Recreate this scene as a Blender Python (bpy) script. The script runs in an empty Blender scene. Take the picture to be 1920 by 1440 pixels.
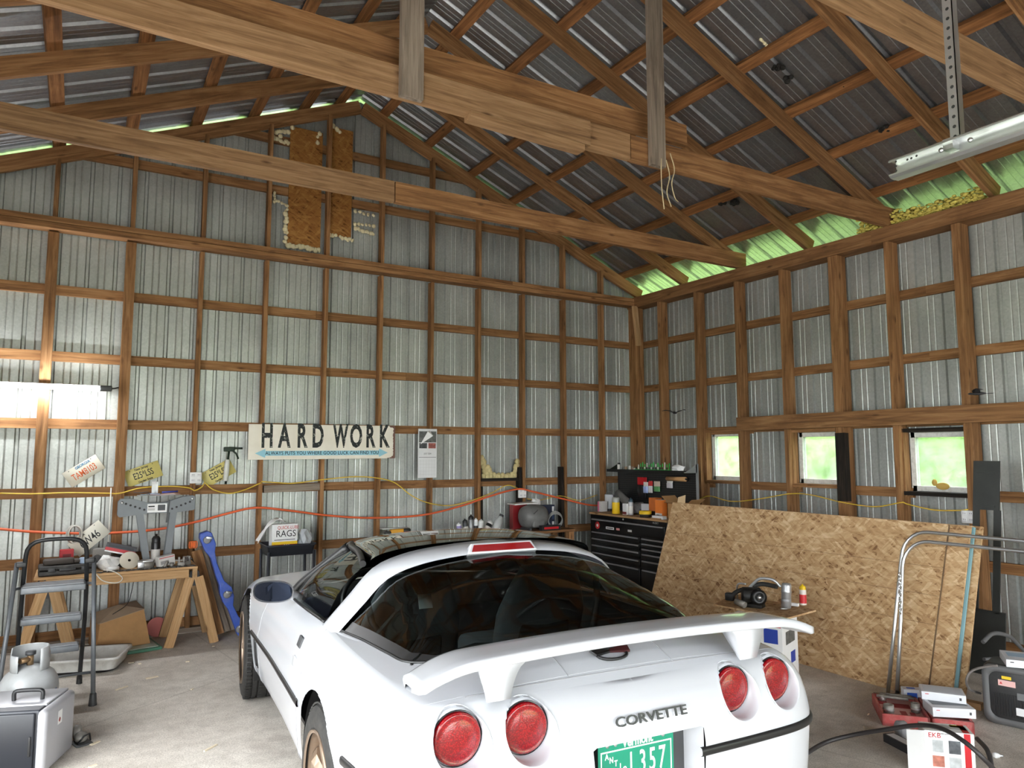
import bpy, bmesh, math, random
from mathutils import Vector, Matrix, Euler
import numpy as np
random.seed(7)
scene = bpy.context.scene
COL = scene.collection
# ---------------------------------------------------------------- camera
CAM = (-6.5927, -7.6205, 1.6572)
FPX = 1352.757
_yaw, _pit, _rol = 0.5403, 0.0971, -0.0013
_f = np.array([math.sin(_yaw)*math.cos(_pit), math.cos(_yaw)*math.cos(_pit), math.sin(_pit)])
_r = np.array([math.cos(_yaw), -math.sin(_yaw), 0.0]); _u = np.cross(_r, _f)
_c, _s = math.cos(_rol), math.sin(_rol)
CR, CU = _c*_r+_s*_u, -_s*_r+_c*_u
camd = bpy.data.cameras.new('camera'); cam = bpy.data.objects.new('camera', camd); COL.objects.link(cam)
camd.sensor_width = 36.0; camd.lens = FPX/1920*36.0; camd.clip_start = 0.05; camd.clip_end = 300
M = Matrix(((CR[0], CU[0], -_f[0]), (CR[1], CU[1], -_f[1]), (CR[2], CU[2], -_f[2]))).to_4x4()
M.translation = Vector(CAM); cam.matrix_world = M
scene.camera = cam
def PX(x, y, ax, val):
    """photo pixel -> world point on the plane coordinate[ax] = val"""
    d = (x-960)/FPX*CR - (y-720)/FPX*CU + _f
    t = (val-CAM[ax])/d[ax]
    return Vector((CAM[0]+t*d[0], CAM[1]+t*d[1], CAM[2]+t*d[2]))
# ---------------------------------------------------------------- light
world = bpy.data.worlds.new('world'); scene.world = world; world.use_nodes = True
_bg = world.node_tree.nodes['Background']; _bg.inputs[0].default_value = (0.93, 0.97, 1.0, 1); _bg.inputs[1].default_value = 7.0
scene.view_settings.view_transform = 'Standard'; scene.view_settings.look = 'None'
scene.view_settings.gamma = 1.0; scene.view_settings.use_curve_mapping = False
scene.view_settings.exposure = 0.84
scene.cycles.use_denoising = True
scene.cycles.use_adaptive_sampling = True; scene.cycles.adaptive_threshold = 0.05
scene.cycles.max_bounces = 7; scene.cycles.diffuse_bounces = 4; scene.cycles.glossy_bounces = 3
scene.cycles.transmission_bounces = 8; scene.cycles.transparent_max_bounces = 12
scene.cycles.sample_clamp_indirect = 8.0
scene.cycles.caustics_reflective = False; scene.cycles.caustics_refractive = False
# ---------------------------------------------------------------- materials
def srgb(r, g, b):
    f = lambda c: (c/255/12.92) if c/255 <= 0.04045 else ((c/255+0.055)/1.055)**2.4
    return (f(r), f(g), f(b), 1)
class NT:
    def __init__(s, name):
        s.m = bpy.data.materials.new(name); s.m.use_nodes = True
        s.t = s.m.node_tree; s.n = s.t.nodes; s.l = s.t.links; s.b = s.n['Principled BSDF']
    def add(s, typ, ins=None, **props):
        nd = s.n.new(typ)
        for k, v in props.items(): setattr(nd, k, v)
        for k, v in (ins or {}).items(): s.put(nd, k, v)
        return nd
    def put(s, nd, k, v):
        if hasattr(v, 'is_output') or isinstance(v, bpy.types.NodeSocket): s.l.new(v, nd.inputs[k])
        else: nd.inputs[k].default_value = v
    def mix(s, f, a, b, mode='MIX'):
        nd = s.n.new('ShaderNodeMix'); nd.data_type = 'RGBA'; nd.blend_type = mode
        for k, v in ((0, f), (6, a), (7, b)): s.put(nd, k, v)
        return nd.outputs[2]
    def ramp(s, fac, stops):
        nd = s.n.new('ShaderNodeValToRGB'); e = nd.color_ramp.elements
        while len(e) < len(stops): e.new(0.5)
        for i, (p, c) in enumerate(stops):
            e[i].position = p; e[i].color = c if len(c) == 4 else (*c, 1)
        s.l.new(fac, nd.inputs[0]); return nd.outputs[0]
    def math(s, op, a, b=0.0):
        nd = s.n.new('ShaderNodeMath'); nd.operation = op
        s.put(nd, 0, a); s.put(nd, 1, b); return nd.outputs[0]
    def coord(s, which='Object', scale=(1, 1, 1), rot=(0, 0, 0), rnd=False, tex=False):
        tc = s.n.new('ShaderNodeTexCoord'); mp = s.n.new('ShaderNodeMapping')
        s.l.new(tc.outputs[which], mp.inputs[0]); mp.inputs['Scale'].default_value = scale; mp.inputs['Rotation'].default_value = rot
        if tex: mp.vector_type = 'TEXTURE'; mp.inputs['Scale'].default_value = tuple(1/k for k in scale)
        if rnd:
            oi = s.n.new('ShaderNodeObjectInfo'); vm = s.n.new('ShaderNodeVectorMath'); vm.operation = 'SCALE'
            vm.inputs[0].default_value = (37, 91, 53); s.l.new(oi.outputs['Random'], vm.inputs['Scale'])
            s.l.new(vm.outputs[0], mp.inputs['Location'])
        return mp.outputs[0]
    def noise(s, vec, scale, detail=4, rough=0.55, dist=0.0):
        nd = s.n.new('ShaderNodeTexNoise'); s.l.new(vec, nd.inputs['Vector'])
        nd.inputs['Scale'].default_value = scale; nd.inputs['Detail'].default_value = min(detail, 5)
        nd.inputs['Roughness'].default_value = rough; nd.inputs['Distortion'].default_value = dist
        return nd.outputs[0]
    def bump(s, h, strength=0.3, dist=0.002):
        nd = s.n.new('ShaderNodeBump'); nd.inputs['Strength'].default_value = strength; nd.inputs['Distance'].default_value = dist
        s.l.new(h, nd.inputs['Height']); s.l.new(nd.outputs[0], s.b.inputs['Normal'])
    def set(s, **k):
        nm = {'col': 'Base Color', 'rough': 'Roughness', 'metal': 'Metallic', 'trans': 'Transmission Weight', 'coat': 'Coat Weight', 'alpha': 'Alpha',
              'emit': 'Emission Color', 'estr': 'Emission Strength', 'ior': 'IOR', 'spec': 'Specular IOR Level', 'coatr': 'Coat Roughness'}
        for a, v in k.items(): s.put(s.b, nm[a], v)
        return s.m
MATS = {}
def plain(name, rgb, rough=0.5, metal=0.0, var=0.0, coat=0.0, vscale=6.0, dirt=None, dirt_amt=0.3, **kw):
    """simple procedural material: colour with a little noise variation and optional dust"""
    if name in MATS: return MATS[name]
    n = NT(name); c = srgb(*rgb)
    col = c
    if var or dirt:
        v = n.coord('Object', rnd=True)
        fac = n.noise(v, vscale, 5)
        lo = tuple(max(0, x*(1-var)) for x in c[:3])+(1,); hi = tuple(min(1, x*(1+var)) for x in c[:3])+(1,)
        col = n.ramp(fac, [(0.3, lo), (0.7, hi)])
        if dirt:
            f2 = n.ramp(n.noise(v, vscale*2.3, 6, 0.7), [(0.45, (0, 0, 0, 1)), (0.75, (dirt_amt,)*3+(1,))])
            col = n.mix(f2, col, srgb(*dirt))
    n.set(col=col, rough=rough, metal=metal, coat=coat, **kw)
    MATS[name] = n.m; return n.m
def wood_mat(name, dark, mid, light, rough=0.75, stain=0.25, sat=1.0):
    n = NT(name)
    v = n.coord('Object', scale=(0.55, 9, 9), rnd=True)
    g1 = n.noise(v, 3.2, 7, 0.62, 0.7)
    base = n.ramp(g1, [(0.28, srgb(*dark)), (0.5, srgb(*mid)), (0.72, srgb(*light))])
    v2 = n.coord('Object', scale=(1.2, 60, 60), rnd=True)
    base = n.mix(0.35, base, n.ramp(n.noise(v2, 2.5, 3), [(0.35, (0.45, 0.42, 0.4, 1)), (0.65, (1, 1, 1, 1))]), 'MULTIPLY')
    # knots
    v3 = n.coord('Object', scale=(2.2, 7, 7), rnd=True)
    vo = n.add('ShaderNodeTexVoronoi'); n.l.new(v3, vo.inputs['Vector']); vo.inputs['Scale'].default_value = 1.1
    kn = n.ramp(vo.outputs['Distance'], [(0.03, (0.16, 0.1, 0.06, 1)), (0.13, (1, 1, 1, 1))])
    base = n.mix(0.75, base, kn, 'MULTIPLY')
    # weather stains, own shape
    v4 = n.coord('Object', scale=(1.3, 2, 2), rnd=True)
    st = n.ramp(n.noise(v4, 1.7, 5, 0.65), [(0.52, (1, 1, 1, 1)), (0.72, (0.42, 0.36, 0.32, 1))])
    base = n.mix(stain*2, base, st, 'MULTIPLY')
    oi = n.add('ShaderNodeObjectInfo')
    hs = n.add('ShaderNodeHueSaturation', {'Color': base, 'Saturation': sat})
    n.l.new(n.math('ADD', n.math('MULTIPLY', oi.outputs['Random'], 0.34), 0.82), hs.inputs['Value'])
    n.set(col=hs.outputs[0], rough=rough, spec=0.25)
    n.bump(g1, 0.4, 0.004)
    MATS[name] = n.m; return n.m
WOOD = wood_mat('wood_framing', (106, 74, 46), (148, 107, 69), (178, 136, 94))
WOODL = wood_mat('wood_tie', (112, 84, 58), (150, 116, 82), (176, 142, 106), stain=0.15)
WOODP = wood_mat('wood_purlin', (98, 64, 38), (138, 94, 57), (168, 118, 75))
WOODN = wood_mat('wood_new', (160, 122, 82), (188, 150, 106), (208, 174, 132), stain=0.08)
WOODG = wood_mat('wood_grey', (110, 96, 82), (146, 128, 108), (172, 154, 132), stain=0.2, sat=0.8)
CHAR = wood_mat('wood_charred', (16, 14, 12), (34, 29, 25), (62, 50, 40), stain=0.1)
def galv(name, tint, rough=0.48, metal=0.6, lo=0.72, rv=.1):
    n = NT(name)
    v = n.coord('Object', rnd=False)
    vo = n.add('ShaderNodeTexVoronoi'); n.l.new(v, vo.inputs['Vector']); vo.inputs['Scale'].default_value = 60
    sp = n.ramp(vo.outputs['Color'], [(0.2, (0.88, 0.88, 0.88, 1)), (0.8, (1, 1, 1, 1))])
    big = n.ramp(n.noise(v, 1.1, 6, 0.6), [(0.3, (lo, lo, lo, 1)), (0.65, (1, 1, 1, 1))])
    vs = n.coord('Object', scale=(3, 3, 0.35))
    run = n.ramp(n.noise(vs, 2.2, 5, 0.65), [(0.3, (0.86, 0.85, 0.83, 1)), (0.65, (1, 1, 1, 1))])
    c = n.mix(1.0, n.mix(1.0, srgb(*tint), sp, 'MULTIPLY'), n.mix(0.8, big, run, 'MULTIPLY'), 'MULTIPLY')
    spk = n.ramp(n.noise(v, 70, 2), [(0.68, (1, 1, 1, 1)), (0.74, (0.55, 0.52, 0.48, 1))])
    c = n.mix(0.6, c, spk, 'MULTIPLY')
    n.set(col=c, rough=n.ramp(n.noise(v, 3, 4), [(0.3, (rough-rv,)*3+(1,)), (0.7, (rough+rv*1.2,)*3+(1,))]), metal=metal)
    MATS[name] = n.m; return n.m
GALV = galv('galvanised_wall', (196, 200, 196))
GALVR = galv('galvanised_roof', (166, 168, 172), rough=0.37, metal=0.88, lo=0.9, rv=.02)
STEEL = plain('zinc_steel', (205, 207, 208), 0.32, 0.95, var=0.08)
CHROME = plain('bright_steel', (225, 226, 228), 0.14, 1.0)
BLACK = plain('black_plastic', (26, 26, 27), 0.45, var=0.15)
BLACKM = plain('black_paint_metal', (20, 20, 21), 0.35, 0.1, var=0.15)
WHITE = plain('white_card', (232, 232, 230), 0.6, var=0.03)
PAPER = plain('paper_white', (222, 222, 222), 0.8, var=0.05)
CARD = plain('cardboard', (176, 134, 88), 0.85, var=0.08, dirt=(140, 105, 70))
RUBBER = plain('rubber', (30, 29, 28), 0.75, var=0.2, dirt=(92, 88, 82), dirt_amt=0.25, vscale=14)
RED = plain('red_plastic', (186, 26, 34), 0.45, var=0.08)
BLUE = plain('blue_plastic', (58, 88, 176), 0.45, var=0.1, dirt=(150, 150, 155), dirt_amt=0.25)
YELLOW = plain('yellow_print', (240, 200, 40), 0.5, var=0.04)
GREY = plain('grey_paint', (112, 114, 116), 0.45, 0.2, var=0.1, dirt=(150, 148, 142))
DGREY = plain('dark_grey', (62, 63, 65), 0.5, var=0.12)
DUSTY = plain('dusty_metal', (140, 136, 130), 0.55, 0.4, var=0.25, dirt=(172, 164, 152), dirt_amt=0.6, vscale=18)
# ---------------------------------------------------------------- mesh helpers
class MB:
    def __init__(s): s.v = []; s.f = []; s.sm = []
    def add(s, vs, fs, smooth=False):
        o = len(s.v); s.v += [tuple(x) for x in vs]; s.f += [tuple(i+o for i in f) for f in fs]; s.sm += [smooth]*len(fs)
        return s
    def box(s, c, d, rot=None):
        hx, hy, hz = d[0]/2, d[1]/2, d[2]/2
        vs = [Vector((x, y, z)) for x in (-hx, hx) for y in (-hy, hy) for z in (-hz, hz)]
        if rot is not None:
            R = rot if isinstance(rot, Matrix) else Euler(rot).to_matrix()
            vs = [R @ v for v in vs]
        vs = [v+Vector(c) for v in vs]
        return s.add(vs, [(0, 1, 3, 2), (4, 6, 7, 5), (0, 4, 5, 1), (2, 3, 7, 6), (0, 2, 6, 4), (1, 5, 7, 3)])
    def bbox(s, a, b): return s.box([(a[i]+b[i])/2 for i in range(3)], [abs(b[i]-a[i]) for i in range(3)])
    def rbox(s, c, d, r=0.01, rot=None, seg=3):
        """box with rounded edges (bevel)"""
        bm = bmesh.new(); bmesh.ops.create_cube(bm, size=1.0)
        for v in bm.verts: v.co = Vector((v.co.x*d[0], v.co.y*d[1], v.co.z*d[2]))
        bmesh.ops.bevel(bm, geom=list(bm.edges), offset=min(r, min(d)*0.49), segments=seg, affect='EDGES', profile=0.5)
        R = Matrix.Identity(3) if rot is None else (rot if isinstance(rot, Matrix) else Euler(rot).to_matrix())
        bm.verts.index_update()
        s.add([R @ v.co+Vector(c) for v in bm.verts], [[v.index for v in f.verts] for f in bm.faces], True); bm.free(); return s
    def tube(s, pts, r, n=10, cap=True, closed=False):
        pts = [Vector(p) for p in pts]; m = len(pts); rr = r if isinstance(r, (list, tuple)) else [r]*m
        T = []
        for i in range(m):
            a = pts[i-1] if (i > 0 or closed) else pts[i]; b = pts[(i+1) % m] if (i < m-1 or closed) else pts[i]
            T.append((b-a).normalized())
        nrm = T[0].orthogonal().normalized(); vs = []
        for i in range(m):
            nrm = (nrm - T[i]*nrm.dot(T[i]))
            nrm = nrm.normalized() if nrm.length > 1e-6 else T[i].orthogonal().normalized()
            bn = T[i].cross(nrm)
            for k in range(n):
                a = 2*math.pi*k/n; vs.append(pts[i]+rr[i]*(math.cos(a)*nrm+math.sin(a)*bn))
        fs = [(i*n+k, i*n+(k+1) % n, (i+1)*n+(k+1) % n, (i+1)*n+k) for i in range(m-1) for k in range(n)]
        if closed: fs += [((m-1)*n+k, (m-1)*n+(k+1) % n, (k+1) % n, k) for k in range(n)]
        s.add(vs, fs, True)
        if cap and not closed:
            o = len(s.v)-len(vs)
            s.f.append(tuple(o+k for k in reversed(range(n)))); s.sm.append(False)
            s.f.append(tuple(o+(m-1)*n+k for k in range(n))); s.sm.append(False)
        return s
    def cyl(s, a, b, r, n=16, r2=None): return s.tube([a, b], [r, r if r2 is None else r2], n)
    def lathe(s, prof, n=24, org=(0, 0, 0), rot=None, smooth=True, a0=0.0, a1=2*math.pi):
        """prof: list of (radius, z)"""
        R = Matrix.Identity(3) if rot is None else (rot if isinstance(rot, Matrix) else Euler(rot).to_matrix())
        full = abs(a1-a0-2*math.pi) < 1e-6; nn = n if full else n+1
        vs = [R @ Vector((p[0]*math.cos(a0+(a1-a0)*k/n), p[0]*math.sin(a0+(a1-a0)*k/n), p[1]))+Vector(org) for p in prof for k in range(nn)]
        fs = []
        for i in range(len(prof)-1):
            for k in range(n):
                k2 = (k+1) % nn
                fs.append((i*nn+k, i*nn+k2, (i+1)*nn+k2, (i+1)*nn+k))
        return s.add(vs, fs, smooth)
    def prism(s, poly, d, rot=None, org=(0, 0, 0), d0=0.0):
        """polygon in local xy extruded along local z from d0 to d"""
        R = Matrix.Identity(3) if rot is None else (rot if isinstance(rot, Matrix) else Euler(rot).to_matrix())
        n = len(poly)
        vs = [R @ Vector((p[0], p[1], z))+Vector(org) for z in (d0, d) for p in poly]
        fs = [tuple(reversed(range(n))), tuple(range(n, 2*n))]+[(i, (i+1) % n, n+(i+1) % n, n+i) for i in range(n)]
        return s.add(vs, fs)
    def grid(s, rows, closed_u=False, closed_v=False, smooth=True):
        nr, nc = len(rows), len(rows[0]); vs = [p for r in rows for p in r]; fs = []
        for i in range(nr if closed_v else nr-1):
            for j in range(nc if closed_u else nc-1):
                fs.append((i*nc+j, i*nc+(j+1) % nc, ((i+1) % nr)*nc+(j+1) % nc, ((i+1) % nr)*nc+j))
        return s.add(vs, fs, smooth)
    def ball(s, c, r, n=12, m=8, sc=(1, 1, 1), rot=None):
        R = Matrix.Identity(3) if rot is None else Euler(rot).to_matrix()
        rows = []
        for i in range(m+1):
            t = math.pi*i/m
            rows.append([R @ Vector((r*sc[0]*math.sin(t)*math.cos(2*math.pi*k/n), r*sc[1]*math.sin(t)*math.sin(2*math.pi*k/n), r*sc[2]*math.cos(t)))+Vector(c) for k in range(n)])
        return s.grid(rows, closed_u=True)
    def mesh(s, name, mats):
        me = bpy.data.meshes.new(name); me.from_pydata(s.v, [], s.f)
        for m in (mats if isinstance(mats, (list, tuple)) else [mats]): me.materials.append(m)
        me.polygons.foreach_set('use_smooth', s.sm); me.update()
        return me
    def build(s, name, mat, parent=None, bevel=0.0, sub=0, solid=0.0, weld=True):
        me = s.mesh(name, mat)
        bm = bmesh.new(); bm.from_mesh(me)
        if weld: bmesh.ops.remove_doubles(bm, verts=bm.verts, dist=1e-5)
        bmesh.ops.recalc_face_normals(bm, faces=bm.faces); bm.to_mesh(me); bm.free()
        o = bpy.data.objects.new(name, me); COL.objects.link(o)
        if parent is not None: o.parent = parent
        if solid: md = o.modifiers.new('solid', 'SOLIDIFY'); md.thickness = solid; md.offset = 0
        if bevel: md = o.modifiers.new('bevel', 'BEVEL'); md.width = bevel; md.segments = 2; md.limit_method = 'ANGLE'; md.angle_limit = math.radians(40)
        if sub: md = o.modifiers.new('sub', 'SUBSURF'); md.levels = sub; md.render_levels = sub
        return o
def tag(o, label=None, cat=None, group=None, kind=None):
    if label: o['label'] = label
    if cat: o['category'] = cat
    if group: o['group'] = group
    if kind: o['kind'] = kind
    return o
def thing(name, label, cat, loc=(0, 0, 0), rz=0.0, group=None, rot=None):
    o = bpy.data.objects.new(name, None); COL.objects.link(o); o.empty_display_size = 0.1
    o.location = loc; o.rotation_euler = rot if rot is not None else (0, 0, rz)
    return tag(o, label, cat, group)
def struct(name):
    o = bpy.data.objects.new(name, None); COL.objects.link(o); o['kind'] = 'structure'; return o
def copy_tree(o, parent=None):
    c = o.copy(); COL.objects.link(c); c.parent = parent
    for ch in list(o.children): copy_tree(ch, c)
    return c
def board(name, p0, p1, w, t, up=(0, 0, 1), mat=None, parent=None, jit=0.0):
    """timber from p0 to p1; w = size along 'up', t = size across; grain along local x"""
    p0, p1, up = Vector(p0), Vector(p1), Vector(up)
    x = (p1-p0).normalized(); z = (up-x*up.dot(x)).normalized(); y = z.cross(x)
    L = (p1-p0).length
    o = MB().box((0, 0, 0), (L, t, w)).build(name, mat or WOOD, parent, weld=False)
    R = Matrix((x, y, z)).transposed().to_4x4(); R.translation = (p0+p1)/2
    o.matrix_local = R
    return o
FONT = None
def text_mesh(txt, size=1.0, sx=1.0, ext=0.0, align='CENTER', shear=0.0, spacing=1.0, bold=0.0):
    cu = bpy.data.curves.new('t', 'FONT'); cu.body = txt; cu.size = size; cu.extrude = ext; cu.align_x = align; cu.align_y = 'CENTER'
    cu.shear = shear; cu.space_character = spacing; cu.offset = bold; cu.resolution_u = 3
    ob = bpy.data.objects.new('t', cu); COL.objects.link(ob)
    dg = bpy.context.evaluated_depsgraph_get(); me = bpy.data.meshes.new_from_object(ob.evaluated_get(dg))
    bpy.data.objects.remove(ob); bpy.data.curves.remove(cu)
    for v in me.vertices: v.co.x *= sx
    return me
def text(name, txt, size, mat, parent, loc=(0, 0, 0), rot=(0, 0, 0), sx=1.0, ext=0.0004, **k):
    me = text_mesh(txt, size, sx, ext, **k); me.materials.clear(); me.materials.append(mat); me.name = name
    o = bpy.data.objects.new(name, me); COL.objects.link(o); o.parent = parent; o.location = loc; o.rotation_euler = rot
    return o
# ================================================================ the building
XR, XL, YB, YF = 0.0, -8.06, 0.0, -11.2          # inner girt planes
XC = (XR+XL)/2; PITCH = 5/12.0; ZPL = 3.79      # ridge line, pitch, top of the plate
def zraf(x): return ZPL+0.02+(XR-x if x > XC else x-XL)*PITCH      # underside of the rafters
RD = 0.14/math.cos(math.atan(PITCH))            # vertical depth of a rafter
def zroof(x): return zraf(x)+RD+0.05            # roof sheet
# ---- floor
n = NT('concrete')
v = n.coord('Object')
c = n.ramp(n.noise(v, 0.7, 8, 0.62), [(0.3, srgb(200, 192, 180)), (0.5, srgb(220, 212, 201)), (0.72, srgb(233, 227, 217))])
c = n.mix(0.5, c, n.ramp(n.noise(v, 9, 8, 0.7), [(0.35, (0.62, 0.6, 0.58, 1)), (0.6, (1, 1, 1, 1))]), 'MULTIPLY')
c = n.mix(0.8, c, n.ramp(n.noise(v, 120, 3, 0.7), [(0.36, (0.6, 0.58, 0.55, 1)), (0.56, (1, 1, 1, 1))]), 'MULTIPLY')
st = n.ramp(n.noise(n.coord('Object', scale=(1, .6, 1), rot=(0, 0, .5)), 1.5, 5, 0.7, 1.2), [(0.55, (1, 1, 1, 1)), (0.72, (0.55, 0.52, 0.5, 1))])
c = n.mix(0.55, c, st, 'MULTIPLY')
vo = n.add('ShaderNodeTexVoronoi', feature='DISTANCE_TO_EDGE'); n.l.new(n.coord('Object', scale=(.42, .3, 1)), vo.inputs['Vector']); vo.inputs['Scale'].default_value = 1.0
c = n.mix(0.5, c, n.ramp(vo.outputs[0], [(0.0, (0.6, 0.58, 0.56, 1)), (0.003, (1, 1, 1, 1))]), 'MULTIPLY')
n.set(col=c, rough=0.85, spec=0.3); n.bump(n.noise(v, 60, 6, 0.7), 0.35, 0.004)
CONC = n.m
fl = MB().bbox((XL-.1, YF-.2, -0.12), (XR+.1, YB+.1, 0)).build('floor', CONC); tag(fl, kind='structure')
# ---- outside ground: lawn with a grassy bank beside the right wall
n = NT('lawn')
v = n.coord('Object')
c = n.ramp(n.noise(v, 2.2, 8, 0.75), [(0.3, srgb(104, 136, 66)), (0.5, srgb(148, 180, 104)), (0.7, srgb(190, 212, 150))])
c = n.mix(0.8, c, n.ramp(n.noise(n.coord('Object', scale=(30, 6, 6), rot=(.3, .5, .8)), 3, 4, 0.8, 1.5), [(0.4, (0.25, 0.3, 0.2, 1)), (0.6, (1, 1, 1, 1))]), 'MULTIPLY')
n.set(col=c, rough=0.95, spec=0.1); LAWN = n.m
rows = []
for i, x in enumerate([-60, -30, -12, XL-.12, XR+.12, .55, 1.0, 1.6, 2.4, 3.4, 4.8, 7, 12, 30, 60]):
    row = []
    for y in [-60, -30, -16, -11, -9, -7, -5.5, -4.5, -3.5, -2.5, -1.5, -.5, .5, 2, 5, 12, 30, 60]:
        z = -0.14
        if x > .5: z = -0.14+min(3.2, (x-.5)*1.05)+0.12*math.sin(y*1.9+x*3)+.05*math.sin(y*5.1)
        if x > 7: z = 3.0
        if y > 4: z = max(z, .5)
        row.append((x, y, z))
    rows.append(row)
lw = MB().grid(rows).build('lawn', LAWN); tag(lw, kind='structure')
GRAVEL = plain('bounce_gravel', (204, 200, 192), 0.95, var=0.2, vscale=20)
dw = MB().bbox((-30, -40, -.14), (8, YF-.2, -.05)).bbox((-30, YF-.2, -.14), (XL-.1, -1.5, -.05)).build('bounce_ground', GRAVEL); tag(dw, kind='structure')  # unseen pale ground, added to bounce neutral light indoors
# ---- profiled sheet metal
def sheet_profile(w=0.914, ribs=4):
    """(along, out) points of an ag panel; out>0 is away from the room"""
    P = []; p = w/ribs
    for k in range(ribs):
        a = k*p
        P += [(a, 0), (a+.010, .019), (a+.030, .019), (a+.040, 0)]
        for b in (.105, .160):
            P += [(a+b-.008, 0), (a+b, .004), (a+b+.008, 0)]
    P.append((w, 0))
    return P
PROF = sheet_profile()
PROFR = []
for k in range(4):
    a = k*.2285
    PROFR += [(a, 0), (a+.016, .024), (a+.036, .024), (a+.052, 0), (a+.112, 0), (a+.116, .003), (a+.120, 0), (a+.166, 0), (a+.170, .003), (a+.174, 0)]
PROFR.append((.914, 0))
def wall_sheet(name, parent, mat, axis, pos, a0, ztop, zbot=-0.08, outsign=1, holes=()):
    """vertical sheet; axis 0: runs along x at y=pos, axis 1: runs along y at x=pos; ztop: function of the along coordinate"""
    mb = MB()
    cols = []
    for (a, o) in PROF: cols.append((a0-a, o))
    cuts = sorted({h for H in holes for h in (H[2], H[3])})
    for i in range(len(cols)-1):
        (a, oa), (b, ob) = cols[i], cols[i+1]
        zs = [zbot]+cuts+[None]
        for j in range(len(zs)-1):
            z0 = zs[j]; mid = (a+b)/2
            if any(H[0] < mid < H[1] and H[2]-1e-6 <= z0 < H[3]-1e-6 for H in holes): continue
            za = zs[j+1] if zs[j+1] is not None else ztop(a); zb = zs[j+1] if zs[j+1] is not None else ztop(b)
            q = [(a, oa, z0), (b, ob, z0), (b, ob, zb), (a, oa, za)]
            if axis == 0: q = [(p[0], pos+outsign*p[1], p[2]) for p in q]
            else: q = [(pos+outsign*p[1], p[0], p[2]) for p in q]
            mb.add(q, [(0, 1, 2, 3)])
    return mb.build(name, mat, parent)
ST, GD, GT = 0.089, 0.089, 0.038
GIRTS = [0.715, 1.32, 1.935, 2.54, 3.145]
# ================= back gable wall
wb = struct('wall_back')
i = 0; a = XR+.05
while a > XL-.1:
    wall_sheet('metal_sheet', wb, GALV, 0, YB+.041, a, lambda x: zroof(x)-.016); a -= .914
STUDX = [-.04-.621*k for k in range(1, 13)]
def girt_row(z, x0, x1, par, mat=WOOD, y=YB+.019):
    return board('girt', (x0, y, z), (x1, y, z), GD, GT, (0, 0, 1), mat, par)
for z in [0.075]+GIRTS:
    cuts = [XR]
    if z > 1: cuts += [-3.7+random.uniform(-.9, .9)]
    cuts += [XL]
    for p, r in zip(cuts[:-1], cuts[1:]): girt_row(z, p, r+.002, wb)
for z in (4.45, 5.0):
    d = (z-ZPL-.05)/PITCH
    girt_row(z, XR-d+.12, XL+d-.12, wb)
for x in STUDX:
    board('stud', (x, YB-.0445, 0.0), (x, YB-.0445, ZPL-.14), ST, .085 if x < -6.1 else .038, (0, 1, 0), WOOD, wb)
    if zraf(x)-ZPL > .15:
        board('gable_stud', (x+.003, YB-.0445, ZPL-.01), (x+.003, YB-.0445, zraf(x)+.03), ST, .038, (0, 1, 0), WOOD, wb)
board('sill_plate', (XR, YB-.046, .02), (XL, YB-.046, .02), .04, .09, (0, 0, 1), WOODG, wb)
for (x0, x1, z) in ((XR+.0, -4.2, ZPL-.095), (-4.2, XL, ZPL-.095), (XR, -2.1, ZPL-.04), (-2.1, XL, ZPL-.04)):
    board('top_plate', (x0, YB-.075, z), (x1, YB-.075, z), .05, .15, (0, 0, 1), WOOD, wb)
# ================= right wall
wr = struct('wall_right')
WIN = [(-1.87, -1.345, 1.36, 1.9), (-3.115, -2.575, 1.36, 1.87), (-4.29, -3.78, 1.33, 1.84)]
a = YB+.0
while a > YF:
    hs = [H for H in WIN if H[0] < a and H[1] > a-.914]
    wall_sheet('metal_sheet', wr, GALV, 1, XR+.041, a, lambda y: ZPL-.05, holes=hs); a -= .914
def rgirt(z, y0, y1, mat=WOOD): return board('girt', (XR+.019, y0, z), (XR+.019, y1, z), GD, GT, (0, 0, 1), mat, wr)
for z in [0.075, 0.715, 2.54, 3.145]:
    rgirt(z, YB, -4.0); rgirt(z, -4.0, YF)
rgirt(1.935, YB, -1.95); rgirt(1.95, -1.95, YF)
ys = [YB]+[h for H in sorted(WIN, reverse=True) for h in (H[1], H[0])]+[YF]
for k in range(0, len(ys), 2): rgirt(1.30, ys[k], ys[k+1])
RSTUD = [(-.60, .04), (-1.26, .05), (-1.90, .045), (-2.53, .05), (-3.16, .10), (-3.73, .05), (-4.36, .07), (-5.0, .05), (-5.65, .05), (-6.3, .05), (-6.95, .05), (-7.6, .05), (-8.2, .05), (-8.85, .05), (-9.5, .05), (-10.1, .05), (-10.7, .05)]
for (y, w) in RSTUD:
    board('stud' if w < .08 else 'post', (XR-.07, y, 0), (XR-.07, y, ZPL-.13), .14, w, (1, 0, 0), WOOD, wr)
for k, (y0, y1) in enumerate([(YB, -3.6), (-3.6, YF)]):
    board('top_plate', (XR-.06, y0, ZPL-.07), (XR-.06, y1, ZPL-.07), .14, .2, (0, 0, 1), WOOD, wr)
board('header_beam', (XR-.165, -1.9, 1.995), (XR-.165, YF, 1.985), .15, .05, (0, 0, 1), WOOD, wr)
board('corner_post', (XR-.075, YB-.075, 0), (XR-.075, YB-.075, ZPL-.13), .14, .14, (1, 0, 0), WOOD, wr)
board('corner_brace', (XR-.19, YB-.19, 3.66), (XR-.13, YB-.19, 3.12), .09, .03, (1, 0.2, 0), WOODN, wr)
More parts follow.
